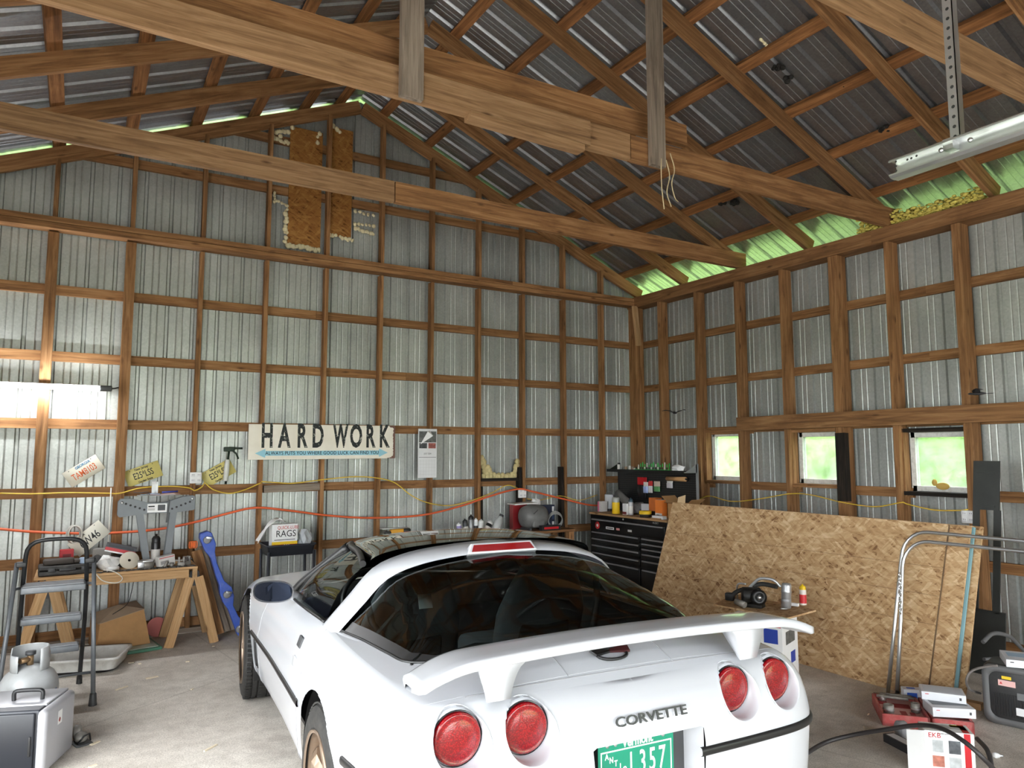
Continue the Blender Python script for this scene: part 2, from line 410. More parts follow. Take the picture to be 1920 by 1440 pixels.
# charred stumps and patches on the studs by the windows and the corner
board('charred_post', (XR-.20, -3.22, 1.20), (XR-.17, -3.20, 1.86), .10, .07, (0, 1, 0), CHAR, wr)
for x in (STUDX[1], STUDX[2]):
    board('charred_board', (x-.045, YB-.05, .02), (x-.055, YB-.05, 1.5), .085, .035, (0, 1, 0), CHAR, wb)
board('charred_board', (STUDX[3]+.04, YB-.04, .02), (STUDX[3]+.04, YB-.04, 1.28), .07, .03, (0, 1, 0), CHAR, wb)
# ================= unseen left and front walls, with openings added to admit daylight
wl = struct('wall_left')
SIDE = (-9.8, -3.2, 2.5)       # unseen opening added beside the camera for side daylight
a = YB
while a > YF:
    wall_sheet('metal_sheet', wl, GALV, 1, XL-.041, a, lambda y: ZPL-.05, outsign=-1, holes=[(SIDE[0], SIDE[1], -.08, SIDE[2])] if SIDE[0] < a and SIDE[1] > a-.914 else []); a -= .914
for z in [0.075]+GIRTS:
    for (y0, y1) in (((YB, SIDE[1]), (SIDE[0], YF)) if z < SIDE[2] else ((YB, YF),)): board('girt', (XL-.019, y0, z), (XL-.019, y1, z), GD, GT, (0, 0, 1), WOOD, wl)
for y in (SIDE[0]-.04, SIDE[1]+.04): board('opening_jamb', (XL+.02, y, 0), (XL+.02, y, SIDE[2]), .12, .08, (1, 0, 0), WOOD, wl)
board('opening_header', (XL+.02, SIDE[0]-.1, SIDE[2]+.08), (XL+.02, SIDE[1]+.1, SIDE[2]+.08), .16, .1, (0, 0, 1), WOOD, wl)
for k in [k for k in range(18) if not SIDE[0] < -.5-.62*k < SIDE[1]]: board('stud', (XL+.045, -.5-.62*k, 0), (XL+.045, -.5-.62*k, ZPL-.13), .09, .04, (1, 0, 0), WOOD, wl)
board('top_plate', (XL+.06, YB, ZPL-.07), (XL+.06, YF, ZPL-.07), .14, .2, (0, 0, 1), WOOD, wl)
wf = struct('wall_front')
DOORS = [(-7.4, -4.3, 2.6), (-3.8, -.7, 2.6)]  # unseen openings, sized for the daylight they let in
a = XR+.05
while a > XL-.1:
    hs = [(D[0], D[1], -0.08, D[2]) for D in DOORS if D[0] < a and D[1] > a-.914]
    wall_sheet('metal_sheet', wf, GALV, 0, YF-.041, a, lambda x: zraf(x)+RD-.02, outsign=-1, holes=hs); a -= .914
for (x0, x1, h) in DOORS:
    for x in (x0, x1): board('opening_jamb', (x, YF, 0), (x, YF, h), .14, .08, (0, 1, 0), WOOD, wf)
    board('opening_header', (x0-.1, YF, h+.1), (x1+.1, YF, h+.1), .2, .08, (0, 0, 1), WOOD, wf)
# ================= roof
ce = struct('ceiling')
ang = math.atan(PITCH)
def roof_sheet(side, y0):
    mb = MB(); xe = XR+.42 if side > 0 else XL-.42
    n_ = Vector((math.sin(ang)*side, 0, math.cos(ang)))
    rows = []
    for (x) in (xe, XC):
        zz = ZPL+.02+((XR-x) if side > 0 else (x-XL))*PITCH+RD+.05
        rows.append([Vector((x, y0-a, zz))+n_*o for (a, o) in PROFR])
    mb.grid(rows, smooth=False)
    return mb.build('metal_sheet', GALVR, ce)
y = YB+.40
while y > YF-.3:
    roof_sheet(1, y); roof_sheet(-1, y); y -= .914
cap = MB().grid([[Vector((XC+dx, yy, zroof(XC)+.045-abs(dx)*PITCH)) for dx in (-.18, 0, .18)] for yy in (YB+.41, YF-.4)], smooth=False)
cap.build('ridge_cap', GALVR, ce)
RAFY = [-.04, -.93, -1.86, -2.79, -3.70, -4.62, -5.55, -6.48, -7.4, -8.33, -9.26, -10.2, -11.1]
for yk in RAFY:
    for side in (1, -1):
        xe = XR+.05 if side > 0 else XL-.05
        p0 = Vector((xe, yk, ZPL+.02+(XR-xe if side > 0 else xe-XL)*PITCH+RD/2)); p1 = Vector((XC-.0*side, yk, zraf(XC)+RD/2))
        d = (p1-p0).normalized(); p1 = p1-d*(.015)
        board('rafter', p0, p1, .14, .045, (0, 0, 1), WOOD, ce)
PURX = [-.28, -.88, -1.46, -2.04, -2.62, -3.2, -3.76]
PURL = [-7.45, -6.87, -6.3, -5.73, -5.18, -4.66, -4.27]
for x in PURX+PURL:
    side = 1 if x > XC else -1
    up = Vector((math.sin(ang)*side, 0, math.cos(ang)))
    zz = zraf(x)+RD+.021
    cut = -4.2+random.uniform(-1, 1)
    for (y0, y1) in ((YB+.38, cut), (cut, YF-.3)):
        board('purlin', (x, y0, zz), (x, y1, zz), .038, .1, up, WOODP, ce)
# fascia at the eave
for xe, sd in ((XR+.42, 1), (XL-.42, -1)):
    board('fascia', (xe, YB+.4, zraf(XR)-.42*PITCH+RD), (xe, YF-.35, zraf(XR)-.42*PITCH+RD), .1, .02, (0, 0, 1), WOODG, ce)
# tie beams, side by side with every second rafter
zt = ZPL+.02+.092
board('tie_beam', (XR+.02, -1.91, zt), (-4.35, -1.91, zt+.01), .184, .05, (0, 0, 1), WOOD, ce)
board('tie_beam', (-4.36, -1.91, zt+.01), (XL, -1.91, zt), .184, .05, (0, 0, 1), WOODL, ce)
zt2 = zt-.02
board('tie_beam', (-3.3, -3.76, zt2-.03), (XL, -3.76, zt2-.02), .184, .05, (0, 0, 1), WOODL, ce)
board('tie_beam', (XR+.02, -3.755, zt2), (-3.29, -3.755, zt2-.03), .184, .05, (0, 0, 1), WOOD, ce)
board('tie_beam', (-2.6, -3.62, zt2+.27), (-6.5, -3.62, zt2+.22), .17, .05, (0, 0, 1), WOOD, ce)
board('splice_board', (-3.69, -3.81, zt2-.04), (-4.93, -3.81, zt2-.04), .17, .04, (0, 0, 1), WOODL, ce)
board('splice_board', (-3.75, -3.80, zt2-.16), (-4.62, -3.80, zt2-.14), .045, .09, (0, 0, 1), WOODL, ce)
board('tie_beam', (XR+.02, -5.61, zt), (-4.2, -5.61, zt), .184, .05, (0, 0, 1), WOODL, ce)
board('tie_beam', (-4.2, -5.61, zt), (XL, -5.61, zt), .184, .05, (0, 0, 1), WOODL, ce)
for yt in (-7.46, -9.32): board('tie_beam', (XR, yt, zt), (XL, yt, zt), .184, .05, (0, 0, 1), WOODL, ce)
board('hanger_post', (-5.01, -3.83, zt2-.14), (-5.01, -3.83, zraf(-5.01)+RD), .14, .045, (1, 0, 0), WOODG, ce)
board('hanger_post', (-3.07, -3.81, zt2-.14), (-3.07, -3.81, zraf(-3.07)+RD), .13, .045, (1, 0, 0), WOODG, ce)
board('collar_brace', (-4.05, -1.82, 5.30), (-3.2, -1.82, 4.93), .12, .045, (0, 0, 1), WOODP, ce)
# ================================================================ the white sports car
def cr(pts, n, closed=False):
    """Catmull-Rom through pts, resampled to n points by arc length"""
    P = [np.array(p, float) for p in pts]; out = []
    m = len(P)
    for i in range(m-1):
        p0 = P[i-1] if i > 0 else 2*P[0]-P[1]; p1, p2 = P[i], P[i+1]; p3 = P[i+2] if i+2 < m else 2*P[-1]-P[-2]
        for t in np.linspace(0, 1, 24, endpoint=False):
            out.append(0.5*((2*p1)+(-p0+p2)*t+(2*p0-5*p1+4*p2-p3)*t*t+(-p0+3*p1-3*p2+p3)*t**3))
    out.append(P[-1]); out = np.array(out)
    s = np.concatenate([[0], np.cumsum(np.linalg.norm(np.diff(out, axis=0), axis=1))])
    tt = np.linspace(0, s[-1], n) if np.isscalar(n) else np.array(n)*s[-1]
    return np.stack([np.interp(tt, s, out[:, k]) for k in range(out.shape[1])], 1)
def lerpf(tab):
    xs, ys = zip(*tab); return lambda x: float(np.interp(x, xs, ys))
n = NT('white_car_paint'); n.set(col=srgb(192, 194, 199), rough=0.28, coat=0.8, coatr=0.06, spec=0.5); CARW = n.m
n = NT('tinted_glass')
fr = n.add('ShaderNodeFresnel', {'IOR': 1.5}); tr = n.add('ShaderNodeBsdfTransparent', {'Color': (0.54, 0.62, 0.60, 1)}); gl = n.add('ShaderNodeBsdfGlossy', {'Color': (0.9, 0.95, 0.93, 1), 'Roughness': 0.03})
mx = n.add('ShaderNodeMixShader'); n.l.new(fr.outputs[0], mx.inputs[0]); n.l.new(tr.outputs[0], mx.inputs[1]); n.l.new(gl.outputs[0], mx.inputs[2])
n.l.new(mx.outputs[0], n.n['Material Output'].inputs[0]); TINT = n.m
n = NT('clear_glass')
fr = n.add('ShaderNodeFresnel', {'IOR': 1.5}); tr = n.add('ShaderNodeBsdfTransparent', {'Color': (0.72, 0.8, 0.77, 1)}); gl = n.add('ShaderNodeBsdfGlossy', {'Roughness': 0.02})
mx = n.add('ShaderNodeMixShader'); n.l.new(fr.outputs[0], mx.inputs[0]); n.l.new(tr.outputs[0], mx.inputs[1]); n.l.new(gl.outputs[0], mx.inputs[2])
n.l.new(mx.outputs[0], n.n['Material Output'].inputs[0]); CLEAR = n.m
ROOFB = plain('black_roof_glass', (16, 16, 15), 0.06, coat=1.0)
TRIM = plain('black_trim', (24, 24, 25), 0.4, var=0.1)
CABIN = plain('dark_cabin', (24, 27, 30), 0.85, var=0.15)
CABINB = plain('blue_grey_carpet', (48, 58, 66), 0.9, var=0.15)
SEATM = plain('grey_leather', (104, 110, 116), 0.55, var=0.1)
BRONZE = plain('bronze_wheel', (140, 120, 102), 0.35, 0.6, var=0.1, dirt=(120, 112, 104), dirt_amt=0.3)
SEAM = plain('panel_gap', (150, 150, 152), 0.5)
n = NT('red_lens'); v = n.coord('Object')
vo = n.add('ShaderNodeTexVoronoi'); n.l.new(v, vo.inputs['Vector']); vo.inputs['Scale'].default_value = 220
n.set(col=n.ramp(vo.outputs['Distance'], [(0.1, srgb(168, 4, 14)), (0.6, srgb(112, 2, 8))]), rough=0.2, coat=0.6, coatr=0.05, spec=0.4); n.bump(vo.outputs['Distance'], 0.25, 0.002); LENS = n.m
CAR = thing('sports_car', 'white two-door sports coupe with rear wing, round red tail lights and black glass roof', 'car', (-4.843, -4.767, 0), 1.491)
HALF = [(-.968, 0), (-.965, .25), (-.957, .5), (-.938, .70), (-.885, .815), (-.77, .865), (-.45, .892), (0, .908), (.5, .892), (1.2, .882), (1.9, .895), (2.44, .908), (2.9, .875), (3.2, .79), (3.4, .6), (3.48, .35), (3.5, 0)]
fr_ = np.concatenate([np.linspace(0, .19, 95), np.linspace(.19, 1, 190)[1:]])
OUT = cr(HALF, fr_); NO = len(OUT)
tg = np.gradient(OUT, axis=0); tg /= np.linalg.norm(tg, axis=1)[:, None]
NRM = np.stack([tg[:, 1], -tg[:, 0]], 1)                # inward normals
NRM[0] = (1, 0); NRM[-1] = (-1, 0)
zb_ = lerpf([(-.97, .27), (-.5, .26), (.3, .245), (2.2, .235), (3.5, .26)])
zm_ = lerpf([(-.97, .645), (-.9, .645), (-.55, .632), (-.2, .60), (.5, .555), (1.0, .535), (2.2, .522), (3.5, .48)])
zt_ = lerpf([(-.97, .884), (-.6, .890), (0, .893), (.45, .890), (.9, .872), (1.3, .858), (1.75, .842), (2.1, .82), (2.5, .79), (2.9, .72), (3.2, .65), (3.5, .56)])
INS = lerpf([(0, .06), (.08, .03), (.28, .012), (.5, 0), (.56, 0.0), (.7, .012), (.8, .028), (.88, .05), (.94, .078), (.98, .105), (1, .125)])
LEV = [0, .05, .1, .15, .2, .25, .3, .35, .4, .45, .5]+list(np.linspace(.5, 1, 27)[1:])
def body_pt(i, t):
    u, v = OUT[i]; d = INS(t)
    z = zb_(u)+(zm_(u)-zb_(u))*t/.5 if t < .5 else zm_(u)+(zt_(u)-zm_(u))*(t-.5)/.5
    return (u+NRM[i, 0]*d, max(0.0, v+NRM[i, 1]*d), z)
side = np.array([[body_pt(i, t) for t in LEV] for i in range(NO)])     # NO x levels x 3
# plan outline of the top contour, to close hood and deck
top = side[:, -1, :]
zc_ = lerpf([(-.85, .880), (-.80, .905), (-.73, .935), (-.62, .965), (-.3, .97), (0, .97), (1.0, .9), (1.72, .868), (2.0, .858), (2.5, .825), (3.0, .745), (3.4, .61)])
GH = cr([(-.62, 0), (-.605, .2), (-.555, .4), (-.495, .58), (-.41, .665), (-.25, .692), (0, .722), (.25, .755), (.5, .775), (.85, .785), (1.2, .78), (1.4, .735), (1.56, .58), (1.68, .3), (1.72, 0)], 160)
def gh_half(u):
    """half-width of the glasshouse opening at u, or -1"""
    if u < -.62 or u > 1.72: return -1
    i = int(np.argmin(abs(GH[:, 0]-u))); return GH[i, 1]
def top_z(u, v, w, zt):
    zc = zc_(u); a = min(1, abs(v)/max(w, 1e-3)); return zt+(zc-zt)*(1-a**2.2)
mb = MB()
# holes: wheel arches on the sides, lamp bores and plate recess in the tail
ARCH = [(0.0, .335, .385), (2.443, .335, .385)]
LAMPS = [(.652, .797), (.427, .797), (-.427, .797), (-.652, .797)]
LR = .088
def arch_push(p, side_v):
    u, v, z = p
    for (cu, cz, R) in ARCH:
        dz = max(z-cz, 0); r = math.hypot(u-cu, dz)
        if r < R and abs(v) > .6:
            if dz > 0: return True, (cu+(u-cu)*R/max(r, 1e-6), v, cz+dz*R/max(r, 1e-6))
            return True, (cu+math.copysign(R, u-cu), v, z)
    if u < -.8:
        for (cv, cz) in LAMPS:
            r = math.hypot(v-cv, z-cz)
            if r < LR: return True, (u, cv+(v-cv)*LR/max(r, 1e-6), cz+(z-cz)*LR/max(r, 1e-6))
        if abs(v) < .225 and .43 < z < .726:
            dv, dzz = .225-abs(v), min(.726-z, z-.43)
            if dv < dzz: return True, (u, math.copysign(.225, v if v else 1), z)
            return True, (u, v, .726 if .726-z < z-.43 else .43)
    return False, p
for sgn in (1, -1):
    P = side.copy(); P[:, :, 1] *= sgn
    nl = len(LEV); ins = np.zeros((NO, nl), bool); Q = P.copy()
    for i in range(NO):
        for j in range(nl):
            ins[i, j], Q[i, j] = arch_push(tuple(P[i, j]), sgn)
    vs = [tuple(Q[i, j]) for i in range(NO) for j in range(nl)]; fs = []
    for i in range(NO-1):
        for j in range(nl-1):
            if ins[i, j] and ins[i+1, j] and ins[i, j+1] and ins[i+1, j+1]: continue
            fs.append((i*nl+j, (i+1)*nl+j, (i+1)*nl+j+1, i*nl+j+1))
    mb.add(vs, fs, True)
    # hood and deck: from the top contour to the centre line, outside the glasshouse
    rows = []
    us = sorted(set([round(float(x), 4) for x in top[:, 0]]))
    NV = 26
    for i in range(NO):
        u0, w, zt = top[i]
        row = []
        inner = 0.0
        g = gh_half(u0)
        if g >= 0: inner = min(g, w-.01)
        for j in range(NV):
            v_ = w+(inner-w)*j/(NV-1)
            row.append((u0, sgn*v_, top_z(u0, v_, w, zt) if w > .02 else zt))
        rows.append(row)
    mb.grid(rows)
body = mb.build('body', CARW, CAR)
# glasshouse -----------------------------------------------------
def gh_z(u):
    w = np.interp(u, top[10:-10, 0], top[10:-10, 1]); g = gh_half(u)
    return top_z(u, g, w, zt_(u))
WU = lambda u: gh_half(u)
hz_ = lerpf([(-.62, .967), (-.5, 1.012), (-.3, 1.075), (-.1, 1.132), (.1, 1.178), (.2, 1.196)])
def trap(w, b, vc, zc, h, n):
    """half-rounded trapezoid section from (w, b) over the top to (-w, b)"""
    half = cr([(w, b), (w-(w-vc)*.42, b+(zc-b)*.45), (w-(w-vc)*.84, b+(zc-b)*.87), (vc*.80, zc+(h-zc)*.34), (vc*.42, zc+(h-zc)*.80), (0, h)], n//2+1)
    return [(x, z) for x, z in half]+[(-x, z) for x, z in half[::-1][1:]]
def arch(u, n=41, dz=0.0):
    w = WU(u); b = gh_z(u); h = hz_(u)+dz; f = min(1, max(0, (u+.45)/.65))
    return [(u, v, z) for v, z in trap(w, b, w*(.80-.125*f), b+(.74+.06*f)*(h-b), h, n)]
rows = [arch(u) for u in np.concatenate([[-.618, -.61, -.6, -.58], np.linspace(-.55, .2, 26)])]
rg = MB().grid(rows).build('rear_glass', TINT, CAR)
pts = [tuple(x) for x in GH if x[0] < .24]
cl = []
for s_ in (1, -1):
    q = [(u, s_*v, gh_z(u)+.002) for (u, v) in pts]
    cl = q[::-1] if s_ == 1 else cl+q[1:]
for s_ in (1, -1):
    bnd = []
    for u in np.linspace(-.60, .19, 40):
        a = arch(u, 161); bnd.append([(q_[0], s_*(q_[1]*1.001+.0015), q_[2]+.0015) for q_ in a[:6]])
    MB().grid(bnd).build('glass_border', TRIM, rg)
MB().grid([[(q_[0]-.001, q_[1], q_[2]+.002) for q_ in arch(u, 81)] for u in (-.618, -.61, -.6, -.585, -.57, -.555)]).build('glass_border', TRIM, rg)
seal = MB().tube(cl, .006, 8).build('window_seal', TRIM, rg)
# hoop (white B-pillar band)
def hoop_arch(u, base_u, top_u, n=41, dz=0.0):
    w = .775+dz*.6; b = .885; h = 1.205+dz
    return [(base_u+(top_u-base_u)*min(1, (z-b)/(h-b)*1.15), v, z) for v, z in trap(w, b, .525+dz*.5, 1.146+dz, h, n)]
hp = MB().grid([hoop_arch(0, .22, .17, dz=-.004), hoop_arch(0, .225, .18, dz=.008), hoop_arch(0, .30, .25, dz=.022), hoop_arch(0, .41, .335, dz=.030), hoop_arch(0, .435, .36, dz=.020), hoop_arch(0, .43, .36, dz=-.01)])
hoop = hp.build('roof_hoop', CARW, CAR)
# high brake light on the hoop
RB = Matrix(((0, .5, -.87), (-1, 0, 0), (0, .87, .5)))   # local x->v, local y->forward/up, local z->rear/down
bm_ = MB().prism([(-.185, -.012), (.185, -.012), (.16, .040), (-.16, .040)], .012, rot=RB, org=(.180, .0, 1.200), d0=-.06)
blo = bm_.build('brake_light', CARW, CAR, bevel=.006)
n = NT('brake_red'); n.set(col=srgb(128, 5, 14), rough=0.15, coat=1.0); LENS2 = n.m
MB().prism([(-.165, -.004), (.165, -.004), (.148, .029), (-.148, .029)], .016, rot=RB, org=(.180, .0, 1.200), d0=.008).build('lens', LENS2, blo)
# black roof panel
def roof_arch(u, w, ze, zc, n=31):
    return [(u, w*math.cos(math.pi*k/(n-1)), ze+(zc-ze)*math.sin(math.pi*k/(n-1))**.62) for k in range(n)]
rp = MB().grid([roof_arch(.36, .60, 1.135, 1.235), roof_arch(.45, .565, 1.15, 1.243), roof_arch(.6, .55, 1.155, 1.248), roof_arch(.8, .53, 1.155, 1.245), roof_arch(.98, .51, 1.15, 1.228), roof_arch(1.1, .50, 1.14, 1.205), roof_arch(1.16, .495, 1.13, 1.185)])
rp.build('roof_panel', ROOFB, CAR)
# side glass, pillars, windshield
belt = cr([(.43, .772, .893), (.85, .785, .880), (1.2, .78, .865), (1.38, .75, .858)], 12)
edge = cr([(.47, .585, 1.135), (.7, .545, 1.15), (1.0, .515, 1.143), (1.15, .495, 1.13)], 12)
for s_ in (1, -1):
    rows = []
    for f in np.linspace(0, 1, 8):
        bow = .03*math.sin(math.pi*f)
        rows.append([(b[0]*(1-f)+e[0]*f, s_*(b[1]*(1-f)+e[1]*f+bow), b[2]*(1-f)+e[2]*f+bow*.4) for b, e in zip(belt, edge)])
    sg = MB().grid(rows).build('side_glass', CLEAR, CAR)
    MB().tube([(b[0], s_*(b[1]+.006), b[2]+.003) for b in belt], .008, 6).build('belt_trim', TRIM, sg)
    pil = cr([(1.70, s_*.62, .862), (1.5, s_*.70, .93), (1.32, s_*.62, 1.04), (1.15, s_*.505, 1.14), (1.0, s_*.525, 1.155), (.7, s_*.56, 1.16), (.47, s_*.60, 1.14)], 30)
    pil = cr([(1.40, s_*.76, .862), (1.33, s_*.70, .95), (1.15, s_*.505, 1.142), (1.0, s_*.522, 1.155), (.7, s_*.556, 1.160), (.46, s_*.60, 1.14)], 30)
    MB().tube(pil, .016, 8).build('window_pillar', TRIM, CAR)
    MB().tube(cr([(1.40, s_*.755, .862), (1.33, s_*.69, .95), (1.15, s_*.50, 1.14)], 14), .026, 8).build('windshield_pillar', TRIM, CAR)
cowl = cr([(1.40, .74, .86), (1.56, .58, .868), (1.68, .3, .872), (1.72, 0, .874), (1.68, -.3, .872), (1.56, -.58, .868), (1.40, -.74, .86)], 31)
head = roof_arch(1.16, .495, 1.135, 1.187, 31)
rows = [[tuple(np.array(c_)*(1-f)+np.array(h_)*f+np.array((0.02, 0, .02))*math.sin(math.pi*f)) for c_, h_ in zip(cowl, head)] for f in np.linspace(0, 1, 9)]
MB().grid(rows).build('windshield', CLEAR, CAR)
# cabin ------------------------------------------------------------
tub = MB()
tubo = [(x[0]*.985+.01, x[1]*.97) for x in GH]
rows = []
for (sc, zz) in ((1.0, None), (.97, .62), (.95, .5), (.0, .5)):
    r_ = []
    for s_ in (1, -1):
        seq = tubo if s_ == 1 else tubo[::-1][1:-1]
        for (u, v) in seq:
            z = gh_z(max(-.6, min(1.7, u)))-.012 if zz is None else zz
            if zz is not None and u < .15: z = max(z, .70)
            r_.append((.5+(u-.5)*sc, v*s_*sc, z))
    rows.append(r_)
tub.grid(rows, closed_u=True)
tub.build('cabin_tub', CABIN, CAR)
MB().rbox((-.15, 0, .725), (.7, 1.1, .05), .02).build('cargo_floor', CABINB, CAR)
for s_ in (1, -1):
    sb = MB()
    prof = cr([(.0, .52), (.02, .62), (.0, .80), (-.02, .92), (-.03, 1.0), (-.04, 1.085)], 14)
    rows = []
    for kk, (du, z) in enumerate(prof):
        f = kk/13; hw = .25 if f < .55 else .25-.10*((f-.55)/.45)**1.2
        th = .07 if f < .9 else .045
        ring = []
        for a in np.linspace(0, 2*math.pi, 20, endpoint=False):
            ca, sa = math.cos(a), math.sin(a)
            ring.append((.52+du-.10*f+th*math.copysign(abs(ca)**.6, ca), s_*.36+hw*math.copysign(abs(sa)**.5, sa), z))
        rows.append(ring)
    rows.append([(.40+.0*p[0], s_*.36+(p[1]-s_*.36)*.2, 1.095) for p in rows[-1]])
    sb.grid(rows, closed_u=True)
    seat = sb.build('seat', SEATM, CAR)
    MB().rbox((.82, s_*.36, .55), (.5, .48, .14), .05).build('seat_cushion', SEATM, seat)
    MB().rbox((.415, s_*.36, .83), (.03, .30, .36), .02, rot=(0, -.16, 0)).build('seat_back_panel', CABIN, seat)
MB().tube([(.33, -.62, 1.02), (.28, -.6, .9), (.2, -.52, .78)], .018, 6).build('seat_belt', DGREY, CAR)
MB().tube([(.33, .62, 1.02), (.28, .6, .9), (.2, .52, .78)], .018, 6).build('seat_belt', DGREY, CAR)
MB().rbox((1.42, 0, .80), (.34, 1.34, .16), .06).build('dashboard', CABIN, CAR)
MB().tube([(1.1+.06*math.sin(a), .36+.18*math.cos(a), .83+.17*math.sin(a)) for a in np.linspace(0, 2*math.pi, 24, endpoint=False)], .014, 8, closed=True).build('steering_wheel', BLACK, CAR)
MB().rbox((1.02, -.02, 1.10), (.03, .2, .06), .012).build('rear_view_mirror', BLACK, CAR)
MB().prism([(-.03, -.03), (.03, -.03), (.03, .03), (-.03, .03)], .002, rot=(0, -1.2, 0), org=(.0, .45, 1.035)).build('window_sticker', PAPER, CAR)
# tail lamps -----------------------------------------------------
for (cv, cz) in LAMPS:
    i = int(np.argmin(abs(OUT[:60, 1]-abs(cv)))); ur = OUT[i, 0]+INS(.8)
    def body_u(v, z):
        i = int(np.argmin(abs(OUT[:95, 1]-abs(v)))); f = min(1, max(.5, .5+.5*(z-.645)/.239)); return OUT[i, 0]+NRM[i, 0]*INS(f)
    rows = []
    for (rr, du) in ((LR+.0035, -.001), (LR+.001, -.0035), (LR-.001, .002), (LR-.004, .03), (LR-.004, None), (.02, None)):
        rows.append([((body_u(cv+rr*math.cos(a), cz+rr*math.sin(a))+du) if du is not None else ur+.068, cv+rr*math.cos(a), cz+rr*math.sin(a)) for a in np.linspace(0, 2*math.pi, 48, endpoint=False)])
    tl = MB().grid(rows, closed_u=True).build('tail_light', CARW, CAR)
    MB().lathe([(LR-.006, 0), (LR-.006, .012)], 32, (ur+.056, cv, cz), rot=Matrix(((0, 0, 1), (1, 0, 0), (0, 1, 0)))).build('gasket', TRIM, tl)
    MB().lathe([(LR-.010, .012), (LR-.011, -.002), (LR-.018, -.008), (LR-.020, -.006), (.055, -.010), (.03, -.013), (0, -.014)], 40, (ur+.054, cv, cz), rot=Matrix(((0, 0, 1), (1, 0, 0), (0, 1, 0)))).build('lens', LENS, tl)
# plate recess, plate ----------------------------------------------
rc = MB()
rc.add([(-.95, .225, .726), (-.95, -.225, .726), (-.87, -.205, .732), (-.87, .205, .732)], [(0, 1, 2, 3)])
for s_ in (1, -1): rc.add([(-.955, s_*.225, .43), (-.955, s_*.225, .726), (-.87, s_*.205, .732), (-.87, s_*.205, .43)], [(0, 1, 2, 3)])
MB().bbox((-.872, -.215, .43), (-.86, .215, .735)).build('plate_recess_panel', DGREY, CAR)
rc.build('plate_recess', CARW, CAR)
PLG = plain('plate_green', (22, 132, 104), 0.35, var=0.05); PLW = plain('plate_white', (236, 240, 236), 0.4)
RP = (math.pi/2, 0, -math.pi/2)      # text facing the rear (-u), reading towards -v
lp = MB().box((-.884, .033, .658), (.003, .305, .152)).build('license_plate', PLG, CAR, bevel=.001); lp.location = (-.038, 0, -.012)
pb = MB()
for (a, b) in (((-.112, -.072), (.152, -.066)), ):
    pass
def plate_rect(y0, y1, z0, z1): pb.bbox((-.8862, y0, z0), (-.8850, y1, z1))
plate_rect(.033-.143, .033+.143, .7005, .7050); plate_rect(.033-.143, .033+.143, .596, .600)
plate_rect(.033-.143, .033-.139, .596, .705); plate_rect(.033+.139, .033+.143, .596, .705)
pb.build('plate_border', PLW, lp)
text('state_name', 'Vermont', .040, PLW, lp, (-.8868, .030, .7215), RP, sx=.85, bold=.001)
text('plate_number', 'L', .105, PLW, lp, (-.8868, .033+.018, .648), RP, sx=.52, bold=.001)
for ch, dy in (('3', -.022), ('5', -.062), ('7', -.102)): text('plate_number', ch, .105, PLW, lp, (-.8868, .033+dy, .648), RP, sx=.56, bold=.001)
for k_, ch in enumerate('ANTIQUE'): text('plate_word', ch, .026, PLW, lp, (-.8868, .033+.120-.0175*k_, .688-.0125*k_), RP, sx=.8, bold=.0006)
MB().box((-.8864, -.085, .590), (.001, .034, .022)).build('sticker', PLW, lp)
text('sticker_text', '121', .014, TRIM, lp, (-.8872, -.085, .590), RP, sx=.8)
for (yy, zz) in ((.150, .722), (.118, .722), (-.075, .7225)): MB().lathe([(0, .003), (.006, .002), (.007, 0)], 12, (-.886, yy, zz), rot=(0, -math.pi/2, 0)).build('plate_bolt', STEEL, lp)
text('lettering', 'CORVETTE', .0425, TRIM, CAR, (-.9500, -.012, .787), (math.pi/2-.28, 0, -math.pi/2), sx=1.40, ext=.002, bold=.0006)
# black rub strip round the body ------------------------------------
def strip(ids, s_):
    rows = []
    for i in ids:
        u, v = OUT[i]; nx, ny = -NRM[i]; z = zm_(u)
        rows.append([(u+nx*o, s_*(v+ny*o), z+h) for (o, h) in ((-.002, -.015), (.007, -.013), (.010, -.004), (.010, .004), (.007, .013), (-.002, .015))])
    return rows
for s_ in (1, -1):
    ok = [abs(OUT[i, 0]) > .40 and abs(OUT[i, 0]-2.443) > .40 and not (OUT[i, 0] < -.9 and OUT[i, 1] < .20) for i in range(NO)]
    i = 0
    while i < NO:
        if not ok[i]: i += 1; continue
        j = i
        while j+1 < NO and ok[j+1]: j += 1
        if j-i > 3: MB().grid(strip(range(i, j+1), s_)).build('rub_strip', TRIM, CAR)
        i = j+1
